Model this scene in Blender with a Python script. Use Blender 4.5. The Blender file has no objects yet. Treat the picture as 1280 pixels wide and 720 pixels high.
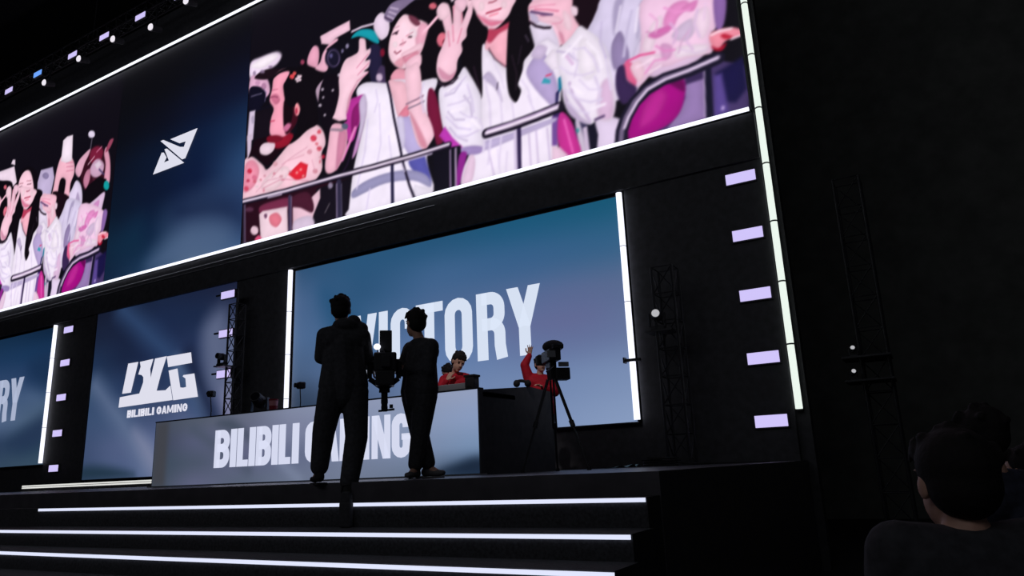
import bpy, bmesh, math, random
import numpy as np
from mathutils import Vector, Matrix

# ------------------------------------------------------------------ camera
S = bpy.context.scene
COL = S.collection
random.seed(7)
FPX, YAW, PITCH, ROLL = 904.29, math.radians(29.647), math.radians(14.011), math.radians(-2.4304)
EYE = Vector((0, 0, 0.06))
cam = bpy.data.cameras.new('camera'); camo = bpy.data.objects.new('camera', cam); COL.objects.link(camo)
cam.sensor_width = 36.0; cam.lens = FPX / 1280 * 36; cam.clip_start = 0.05; cam.clip_end = 300
fw = Vector((-math.sin(YAW) * math.cos(PITCH), math.cos(YAW) * math.cos(PITCH), math.sin(PITCH)))
rt = Vector((math.cos(YAW), math.sin(YAW), 0)); up = rt.cross(fw)
r2 = rt * math.cos(ROLL) + up * math.sin(ROLL); u2 = up * math.cos(ROLL) - rt * math.sin(ROLL)
camo.matrix_world = Matrix(((r2.x, u2.x, -fw.x, EYE.x), (r2.y, u2.y, -fw.y, EYE.y), (r2.z, u2.z, -fw.z, EYE.z), (0, 0, 0, 1)))
S.camera = camo
# ------------------------------------------------------------------ world, exposure, fill light
S.view_settings.view_transform = 'Standard'; S.view_settings.look = 'None'
S.view_settings.exposure = 0.0; S.view_settings.gamma = 1.0; S.view_settings.use_curve_mapping = False
w = bpy.data.worlds.new('dark_hall'); S.world = w; w.use_nodes = True
w.node_tree.nodes['Background'].inputs[0].default_value = (0.8, 0.85, 1.0, 1)
w.node_tree.nodes['Background'].inputs[1].default_value = 0.004

def glow(name, kind, loc, aim, energy, color, **kw):
    d = bpy.data.lights.new(name, kind); d.energy = energy; d.color = color
    for k, v in kw.items(): setattr(d, k, v)
    o = bpy.data.objects.new(name, d); COL.objects.link(o); o.location = loc
    o.rotation_euler = (Vector(aim) - Vector(loc)).to_track_quat('-Z', 'Y').to_euler()
    return o
# unseen fill added behind camera to lift blacks, and the stage spot on the players
glow('fill_light', 'AREA', (-8, -13, 14), (-8, 10, 2), 320, (0.92, 0.95, 1.0), shape='RECTANGLE', size=30, size_y=5)
glow('stage_spot', 'SPOT', (-2.5, 1.0, 9.0), (-5.95, 9.5, 1.45), 1100, (1.0, 0.9, 0.88), spot_size=math.radians(11), spot_blend=0.5, shadow_soft_size=0.12)

# ------------------------------------------------------------------ helpers
def lin(c):
    c = np.asarray(c, float) / 255
    return np.where(c <= .04045, c / 12.92, ((c + .055) / 1.055) ** 2.4)

def mat(name, rgb, rough=0.6, metal=0.0, emit=0.0, noise=0.0, scale=8.0):
    m = bpy.data.materials.new(name); m.use_nodes = True
    b = m.node_tree.nodes['Principled BSDF']; c = tuple(lin(rgb)) + (1,)
    b.inputs['Base Color'].default_value = c; b.inputs['Roughness'].default_value = rough; b.inputs['Metallic'].default_value = metal
    if emit:
        b.inputs['Base Color'].default_value = (0.02, 0.02, 0.02, 1)
        b.inputs['Emission Color'].default_value = c; b.inputs['Emission Strength'].default_value = emit
    if noise:
        nt = m.node_tree; n = nt.nodes.new('ShaderNodeTexNoise'); n.inputs['Scale'].default_value = scale; n.inputs['Detail'].default_value = 6
        tc = nt.nodes.new('ShaderNodeTexCoord'); nt.links.new(tc.outputs['Object'], n.inputs['Vector'])
        r = nt.nodes.new('ShaderNodeValToRGB'); r.color_ramp.elements[0].position = .3; r.color_ramp.elements[1].position = .7
        r.color_ramp.elements[0].color = tuple(x * (1 - noise) for x in c[:3]) + (1,); r.color_ramp.elements[1].color = tuple(min(1, x * (1 + noise)) for x in c[:3]) + (1,)
        nt.links.new(n.outputs['Fac'], r.inputs['Fac']); nt.links.new(r.outputs['Color'], b.inputs['Base Color'])
        bp = nt.nodes.new('ShaderNodeBump'); bp.inputs['Strength'].default_value = .25; bp.inputs['Distance'].default_value = .01
        nt.links.new(n.outputs['Fac'], bp.inputs['Height']); nt.links.new(bp.outputs['Normal'], b.inputs['Normal'])
    return m

BLACK = mat('black_paint', (68, 68, 74), .65, noise=.25)
WALLM = mat('dark_grey_wall', (122, 124, 122), .9, noise=.2, scale=2)
BLACKM = mat('black_metal', (54, 54, 60), .45, .3)
CARPET = mat('black_carpet', (62, 62, 67), .95, noise=.35, scale=40)
DECK = mat('stage_vinyl', (80, 77, 84), .4, noise=.2, scale=5)
CLOTH = mat('black_cloth', (62, 62, 68), .9, noise=.3, scale=30)
CLOTHB = mat('dark_navy_cloth', (56, 60, 78), .9, noise=.3, scale=30)
GREYC = mat('grey_cloth', (120, 120, 135), .9, noise=.2, scale=30)
RED = mat('red_jersey', (205, 18, 48), .75, noise=.12, scale=20)
SKIN = mat('skin', (222, 172, 152), .5, noise=.06, scale=20)
HAIR = mat('black_hair', (26, 22, 24), .85, noise=.3, scale=60)
EYE_W = mat('eye_dark', (25, 18, 18), .3)
RUBBER = mat('rubber', (28, 28, 30), .8)
SHOEG = mat('grey_shoe', (105, 105, 110), .6)
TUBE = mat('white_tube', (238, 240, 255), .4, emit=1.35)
TUBEG = mat('greenish_white_tube', (232, 243, 234), .4, emit=1.05)
STRIP = mat('step_led', (226, 231, 255), .4, emit=1.0)
WARM = mat('riser_led', (232, 232, 228), .4, emit=.95)
VIOLET = mat('violet_panel', (208, 196, 250), .4, emit=1.0)
BLUEP = mat('blue_panel', (110, 165, 252), .4, emit=1.0)
SPOTW = mat('spot_lens', (240, 234, 244), .4, emit=1.0)
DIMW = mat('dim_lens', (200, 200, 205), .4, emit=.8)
LETTER = mat('letter_light', (214, 224, 242), .5, emit=1.0)
LETTERD = mat('desk_letter_light', (212, 216, 238), .5, emit=1.0)
LETTERL = mat('far_letter_light', (168, 178, 204), .5, emit=1.0)
LOGO = mat('logo_light', (222, 222, 236), .5, emit=1.0)
GREYP = mat('grey_panel', (150, 152, 160), .5)
GLASS = mat('camera_glass', (20, 20, 30), .08)
SILVER = mat('silver', (170, 172, 178), .35, .8)
PALE = mat('pale_cup', (225, 150, 160), .6)
PALER = mat('dark_red_band', (150, 22, 45), .6)
TEAL = mat('pale_teal_sheet', (130, 170, 172), .7)

def vcol_mat(name):
    m = bpy.data.materials.new(name); m.use_nodes = True; nt = m.node_tree
    b = nt.nodes['Principled BSDF']; b.inputs['Base Color'].default_value = (.01, .01, .012, 1); b.inputs['Roughness'].default_value = .5
    b.inputs['Emission Strength'].default_value = 1.0
    a = nt.nodes.new('ShaderNodeVertexColor'); a.layer_name = 'picture'
    nt.links.new(a.outputs['Color'], b.inputs['Emission Color'])
    return m
SCREEN = vcol_mat('led_display')

class MB:
    """collects shapes into one mesh"""
    def __init__(s): s.v = []; s.f = []
    def add(s, v, f):
        n = len(s.v); s.v += [tuple(p) for p in v]; s.f += [tuple(i + n for i in q) for q in f]; return s
    def box(s, a, b, bev=0.0):
        x0, y0, z0 = a; x1, y1, z1 = b
        if not bev:
            v = [(x, y, z) for x in (x0, x1) for y in (y0, y1) for z in (z0, z1)]
            return s.add(v, [(0, 1, 3, 2), (4, 6, 7, 5), (0, 4, 5, 1), (2, 3, 7, 6), (0, 2, 6, 4), (1, 5, 7, 3)])
        bm = bmesh.new(); bmesh.ops.create_cube(bm, size=1)
        for q in bm.verts: q.co = Vector(((x0 + x1) / 2 + q.co.x * (x1 - x0), (y0 + y1) / 2 + q.co.y * (y1 - y0), (z0 + z1) / 2 + q.co.z * (z1 - z0)))
        bmesh.ops.bevel(bm, geom=list(bm.edges), offset=bev, segments=2, affect='EDGES', profile=.5)
        bm.verts.index_update(); s.add([q.co for q in bm.verts], [[q.index for q in f.verts] for f in bm.faces]); bm.free(); return s
    def tube(s, a, b, r, r2=None, n=10):
        a = Vector(a); b = Vector(b); d = (b - a)
        if d.length < 1e-6: return s
        q = d.to_track_quat('Z', 'Y').to_matrix(); r2 = r if r2 is None else r2
        v = []
        for p, rr in ((a, r), (b, r2)):
            for k in range(n):
                t = 2 * math.pi * k / n; v.append(p + q @ Vector((rr * math.cos(t), rr * math.sin(t), 0)))
        f = [(k, (k + 1) % n, n + (k + 1) % n, n + k) for k in range(n)] + [tuple(range(n - 1, -1, -1)), tuple(range(n, 2 * n))]
        return s.add(v, f)
    def path(s, pts, r, n=8):
        for i in range(len(pts) - 1): s.tube(pts[i], pts[i + 1], r, n=n)
        return s
    def ball(s, c, r, nu=14, nv=9, rot=None):
        rx, ry, rz = (r, r, r) if not hasattr(r, '__len__') else r
        v = []; f = []
        c = Vector(c)
        for j in range(nv + 1):
            ph = math.pi * j / nv
            for i in range(nu):
                th = 2 * math.pi * i / nu
                p = Vector((rx * math.sin(ph) * math.cos(th), ry * math.sin(ph) * math.sin(th), rz * math.cos(ph)))
                v.append(c + (rot @ p if rot else p))
        for j in range(nv):
            for i in range(nu):
                f.append((j * nu + i, (j + 1) * nu + i, (j + 1) * nu + (i + 1) % nu, j * nu + (i + 1) % nu))
        return s.add(v, f)
    def cone2(s, a, ra, b, rb, n=12):
        s.ball(a, ra, n, 8); s.ball(b, rb, n, 8); return s.tube(a, b, ra, rb, n)
    def prism(s, poly, y0, y1):
        """poly in the x-z plane, extruded along y (front face at y0)"""
        n = len(poly); v = [(x, y0, z) for x, z in poly] + [(x, y1, z) for x, z in poly]
        f = [tuple(range(n)), tuple(range(2 * n - 1, n - 1, -1))] + [(k, n + k, n + (k + 1) % n, (k + 1) % n) for k in range(n)]
        return s.add(v, f)
    def build(s, name, m, parent=None, smooth=False, voxel=None, sm=3):
        me = bpy.data.meshes.new(name); me.from_pydata(s.v, [], s.f); me.update()
        me.materials.append(m)
        if voxel: me = remesh(me, voxel, sm); me.name = name
        else:
            bm = bmesh.new(); bm.from_mesh(me); bmesh.ops.remove_doubles(bm, verts=bm.verts, dist=1e-5); bmesh.ops.recalc_face_normals(bm, faces=bm.faces); bm.to_mesh(me); bm.free()
        if smooth or voxel:
            me.polygons.foreach_set('use_smooth', [True] * len(me.polygons))
        o = bpy.data.objects.new(name, me); COL.objects.link(o)
        if parent: o.parent = parent
        return o

def remesh(me, voxel, sm):
    o = bpy.data.objects.new('work', me); COL.objects.link(o)
    a = o.modifiers.new('r', 'REMESH'); a.mode = 'VOXEL'; a.voxel_size = voxel
    if sm:
        b = o.modifiers.new('s', 'SMOOTH'); b.iterations = sm; b.factor = .5
    dg = bpy.context.evaluated_depsgraph_get()
    res = bpy.data.meshes.new_from_object(o.evaluated_get(dg))
    bpy.data.objects.remove(o); bpy.data.meshes.remove(me)
    return res

def thing(name, label, cat, loc=(0, 0, 0), rz=0, group=None):
    o = bpy.data.objects.new(name, None); o.empty_display_size = .2; COL.objects.link(o)
    o.location = loc; o.rotation_euler = (0, 0, rz); o['label'] = label; o['category'] = cat
    if group: o['group'] = group
    return o
def struct(o): o['kind'] = 'structure'; return o
def copy_tree(o, parent=None):
    c = o.copy(); COL.objects.link(c)
    if parent: c.parent = parent
    for ch in list(o.children): copy_tree(ch, c)
    return c

# ---- pictures shown on the LED screens: colours per vertex of a fine grid
def spline(p, n=4):
    p = np.asarray(p, float); N = len(p); o = []
    for i in range(N):
        a, b, c, d = p[i - 1], p[i], p[(i + 1) % N], p[(i + 2) % N]
        for t in np.arange(n) / n: o.append(.5 * (2 * b + (c - a) * t + (2 * a - 5 * b + 4 * c - d) * t * t + (3 * b - a - 3 * c + d) * t ** 3))
    return np.array(o)
def paint(img, X, Y, ents, fold=0.0):
    for e in ents:
        k, c, soft = e[:3]; pts = np.asarray(e[-1], float); pad = soft * 2
        if k == 's': pts = spline(pts)
        if k == 'l': pad += e[3] / 2
        x0, y0 = pts.min(0) - pad; x1, y1 = pts.max(0) + pad
        i0, i1 = np.searchsorted(X, [x0, x1]); j0, j1 = np.searchsorted(Y, [y0, y1])
        if i0 >= i1 or j0 >= j1: continue
        gx, gy = np.meshgrid(X[i0:i1], Y[j0:j1]); d = np.full(gx.shape, 1e9); ins = np.zeros(gx.shape, bool); N = len(pts)
        for i in range(N - 1 if k == 'l' else N):
            a = pts[i]; b = pts[(i + 1) % N]; v = b - a; L = v @ v + 1e-9
            t = np.clip(((gx - a[0]) * v[0] + (gy - a[1]) * v[1]) / L, 0, 1)
            d = np.minimum(d, (gx - a[0] - t * v[0]) ** 2 + (gy - a[1] - t * v[1]) ** 2)
            if k != 'l' and a[1] != b[1]:
                ins ^= ((a[1] > gy) != (b[1] > gy)) & (gx < (b[0] - a[0]) * (gy - a[1]) / (b[1] - a[1]) + a[0])
        d = np.sqrt(d); s = (d - e[3] / 2) if k == 'l' else np.where(ins, -d, d)
        al = np.clip(.5 - s / (2 * soft), 0, 1); al = al * al * (3 - 2 * al)
        sub = img[j0:j1, i0:i1]; cc = np.asarray(c, float)
        if fold and k != 'l': cc = cc * (1 - fold * np.exp(-d / 9.0))[..., None]      # cloth and skin in the shown picture turn away at their outlines
        sub += (cc - sub) * al[..., None]
    return img
def grain(ny, nx, cell, rnd):
    g = rnd.normal(size=(ny // cell + 3, nx // cell + 3)); v = np.arange(ny) / cell; u = np.arange(nx) / cell
    iv, iu = v.astype(int), u.astype(int); fv, fu = (v - iv), (u - iu); fv = fv * fv * (3 - 2 * fv); fu = fu * fu * (3 - 2 * fu)
    a = g[iv][:, iu] * (1 - fu) + g[iv][:, iu + 1] * fu; b = g[iv + 1][:, iu] * (1 - fu) + g[iv + 1][:, iu + 1] * fu
    return a * (1 - fv)[:, None] + b * fv[:, None]
def blur(img, n):
    for _ in range(n):
        for ax in (0, 1):
            p = np.concatenate([img.take([0], ax), img, img.take([-1], ax)], ax); m = img.shape[ax]
            img = .25 * p.take(range(0, m), ax) + .5 * img + .25 * p.take(range(2, m + 2), ax)
    return img
def table(nx, ny, rows):
    """smooth colour field from a small table, rows listed top to bottom"""
    t = np.array(rows[::-1], float); h, wd = t.shape[:2]
    u = np.linspace(0, wd - 1, nx); v = np.linspace(0, h - 1, ny)
    def sm(a, n): i = np.minimum(a.astype(int), n - 2); f = a - i; return i, f * f * (3 - 2 * f) * .5 + f * .5
    iu, fu = sm(u, wd); iv, fv = sm(v, h)
    a = t[:, iu] * (1 - fu)[None, :, None] + t[:, iu + 1] * fu[None, :, None]
    return a[iv] * (1 - fv)[:, None, None] + a[iv + 1] * fv[:, None, None]
def display_mesh(name, wd, ht, img):
    ny, nx = img.shape[:2]
    xs = np.linspace(0, wd, nx); zs = np.linspace(0, ht, ny); gx, gz = np.meshgrid(xs, zs)
    co = np.stack([gx, np.zeros_like(gx), gz], -1).reshape(-1, 3).astype(np.float32)
    idx = np.arange(nx * ny).reshape(ny, nx)
    q = np.stack([idx[:-1, :-1], idx[:-1, 1:], idx[1:, 1:], idx[1:, :-1]], -1).reshape(-1, 4)
    me = bpy.data.meshes.new(name); me.vertices.add(len(co)); me.vertices.foreach_set('co', co.ravel())
    me.loops.add(q.size); me.loops.foreach_set('vertex_index', q.ravel().astype(np.int32))
    me.polygons.add(len(q)); me.polygons.foreach_set('loop_start', np.arange(0, q.size, 4, dtype=np.int32))
    me.update(calc_edges=True)
    a = me.color_attributes.new('picture', 'FLOAT_COLOR', 'POINT')
    rgba = np.ones((nx * ny, 4), np.float32); rgba[:, :3] = lin(np.clip(img, 0, 255)).reshape(-1, 3)
    a.data.foreach_set('color', rgba.ravel()); me.materials.append(SCREEN)
    return me
def screen(name, label, x0, z0, wd, ht, me, y=12.0, depth=.12, cat='screen', group=None):
    """an LED screen: black housing, display on its front"""
    t = thing(name, label, cat, (x0, y, z0), group=group)
    MB().box((-.02, .006, -.02), (wd + .02, depth, ht + .02)).build('housing', BLACK, t)
    d = bpy.data.objects.new('display', me); COL.objects.link(d); d.parent = t
    return t

# ---- condensed block letters
def arc(cx, cy, r, a0, a1, n=8, ry=None):
    ry = r if ry is None else ry
    return [(cx + r * math.cos(math.radians(a0 + (a1 - a0) * k / n)), cy + ry * math.sin(math.radians(a0 + (a1 - a0) * k / n))) for k in range(n + 1)]
def stroke(pts, s, closed=False):
    q = [pts[0]]
    for p in pts[1:]:
        if math.hypot(p[0] - q[-1][0], p[1] - q[-1][1]) > 1e-3: q.append(p)
    if closed and math.hypot(q[0][0] - q[-1][0], q[0][1] - q[-1][1]) < 1e-3: q.pop()
    pts = q
    n = len(pts); L = []; R = []
    for i in range(n):
        p = Vector(pts[i]); a = Vector(pts[(i - 1) % n]) if (closed or i > 0) else None; b = Vector(pts[(i + 1) % n]) if (closed or i < n - 1) else None
        d1 = (p - a).normalized() if a is not None else (b - p).normalized(); d2 = (b - p).normalized() if b is not None else d1
        n1 = Vector((-d1.y, d1.x)); n2 = Vector((-d2.y, d2.x)); m = (n1 + n2).normalized(); k = s / 2 / max(.4, m.dot(n1))
        L.append(p + m * k); R.append(p - m * k)
    return [[tuple(L[i]), tuple(L[(i + 1) % n]), tuple(R[(i + 1) % n]), tuple(R[i])] for i in range(n if closed else n - 1)]
def glyph(ch, w, s):
    h = s / 2; r = max(.02, w / 2 - h); x1 = w - h
    if ch == 'I': return [[(0, 0), (w, 0), (w, 1), (0, 1)]]
    if ch == 'L': return [[(0, 0), (s, 0), (s, 1), (0, 1)], [(s, 0), (w, 0), (w, s * .8), (s, s * .8)]]
    if ch == 'T': return [[(w / 2 - h, 0), (w / 2 + h, 0), (w / 2 + h, 1), (w / 2 - h, 1)], [(0, 1 - s * .82), (w, 1 - s * .82), (w, 1), (0, 1)]]
    top = arc(w / 2, 1 - h - r, r, 0, 180); bot = arc(w / 2, h + r, r, 180, 360)
    if ch == 'O': return stroke(top + bot, s, True)
    if ch == 'C': return stroke([(x1, .66)] + top + bot + [(x1, .34)], s)
    if ch == 'G': return stroke([(x1, .68)] + top + bot + [(x1, .5)], s) + [[(w / 2 + .02, .40), (w, .40), (w, .54), (w / 2 + .02, .54)]]
    if ch == 'V': return [[(0, 1), (s, 1), (w / 2 + h * .6, 0), (w / 2 - h, 0)], [(w, 1), (w / 2 + h, 0), (w / 2 - h * .6, 0), (w - s, 1)]]
    if ch == 'Y': return [[(w / 2 - h, 0), (w / 2 + h, 0), (w / 2 + h, .47), (w / 2 - h, .47)], [(0, 1), (s * 1.05, 1), (w / 2 + h, .45), (w / 2 - h, .40)], [(w - s * 1.05, 1), (w, 1), (w / 2 + h, .40), (w / 2 - h, .45)]]
    if ch == 'A': return [[(0, 0), (s, 0), (w / 2 + h * .7, 1), (w / 2 - h, 1)], [(w - s, 0), (w, 0), (w / 2 + h, 1), (w / 2 - h * .7, 1)], [(s * .8, .2), (w - s * .8, .2), (w - s * .9, .34), (s * .9, .34)]]
    if ch == 'N': return [[(0, 0), (s * .8, 0), (s * .8, 1), (0, 1)], [(w - s * .8, 0), (w, 0), (w, 1), (w - s * .8, 1)], [(0, 1), (s, 1), (w, 0), (w - s, 0)]]
    if ch == 'M': return [[(0, 0), (s * .8, 0), (s * .8, 1), (0, 1)], [(w - s * .8, 0), (w, 0), (w, 1), (w - s * .8, 1)], [(0, 1), (s, 1), (w / 2 + h * .6, .1), (w / 2 - h * .6, .1)], [(w - s, 1), (w, 1), (w / 2 + h * .6, .1), (w / 2 - h * .6, .1)]]
    if ch in 'BR':
        rr = min(r, .2); y1 = 1 - h; ym = .52
        up_ = [(h, y1), (x1 - rr, y1)] + arc(x1 - rr, y1 - rr, rr, 90, 0) + [(x1, ym + rr)] + arc(x1 - rr, ym + rr, rr, 0, -90) + [(h, ym)]
        q = stroke(up_, s) + [[(0, 0), (s, 0), (s, 1), (0, 1)]]
        if ch == 'B': q += stroke([(h, ym), (x1 - rr, ym)] + arc(x1 - rr, ym - rr, rr, 90, 0) + [(x1, h + rr)] + arc(x1 - rr, h + rr, rr, 0, -90) + [(h, h)], s)
        else: q += stroke([(x1 - rr, ym)] + arc(x1 - rr, ym - rr, rr, 90, 0) + [(x1, .2), (x1 + .03, 0)], s)
        return q
def letter(ch, x0, x1, z0, z1, y, s, m, parent, mb=None):
    k = z1 - z0; b = mb or MB()
    for poly in glyph(ch, (x1 - x0) / k, s): b.prism([(x0 + px * k, z0 + pz * k) for px, pz in poly], y - .012, y - .002)
    return None if mb else b.build('letter', m, parent)

# ------------------------------------------------------------------ the hall (structure)
struct(MB().box((-45, -14, -1.75), (14, 22, -1.6)).build('floor', CARPET))
struct(MB().box((-36, 12.14, -1.6), (-1.70, 12.4, 14.4)).build('wall_back', BLACK))
struct(MB().box((-45, 21.8, -1.6), (14, 22, 19)).build('wall_rear', WALLM))
struct(MB().box((10.0, -14, -1.6), (10.2, 21.8, 19)).build('wall_right', WALLM))
struct(MB().box((-45, -14, -1.6), (-44.8, 21.8, 19)).build('wall_left', WALLM))
struct(MB().box((-45, -14, 19), (14, 22, 19.2)).build('ceiling', BLACK))
trims = [('trim_1', (-36, 11.93, 4.97), (-1.90, 12.13, 5.80)), ('trim_2', (-22.93, 11.98, 0), (-20.93, 12.13, 4.97)), ('trim_3', (-14.84, 11.98, 0), (-12.98, 12.13, 4.97)), ('trim_4', (-4.36, 11.98, 0), (-1.90, 12.13, 4.97))]
for n, a, b in trims: struct(MB().box(a, b).build(n, BLACK))
# thin metal rail under the long light line
struct(MB().tube((-34, 11.9, 5.60), (-8.6, 11.9, 5.60), .012, n=6).tube((-34, 11.9, 5.50), (-9.4, 11.9, 5.50), .01, n=6).build('trim_5', SILVER))

# ------------------------------------------------------------------ stage with lit steps
st = thing('stage', 'black stage platform with white light lines along its front steps', 'stage', (-18, 5.25, -1.6))
ox, oy, oz = -18, 5.25, -1.6
def sb(x0, x1, y0, y1, z0, z1): return MB().box((x0 - ox, y0 - oy, z0 - oz), (x1 - ox, y1 - oy, z1 - oz))
sb(-34, -1.82, 5.25, 12.13, -1.6, 0).build('deck', DECK, st)
for y0, y1, zt, xa, xb in ((4.98, 5.25, -.17, -11.5, -1.83), (4.58, 4.98, -.375, -17, -1.80), (4.18, 4.58, -.545, -17, -1.77), (3.75, 4.18, -.72, -17, -1.75)):
    sb(xa, xb, y0, y1, -1.6, zt).build('step', CARPET, st)
for y, z, xa, xb in ((4.98, -.187, -9.50, -1.84), (4.58, -.395, -16.9, -1.812), (4.18, -.567, -16.9, -1.772)):
    sb(xa, xb, y - .012, y + .0, z - .015, z + .014).build('light_strip', STRIP, st)
sb(-22.9, -13.0, 11.45, 11.98, 0, .17).build('riser', BLACK, st)
for z in (.095, .145): sb(-22.85, -13.2, 11.436, 11.45, z - .018, z + .018).build('light_strip', WARM, st)

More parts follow.
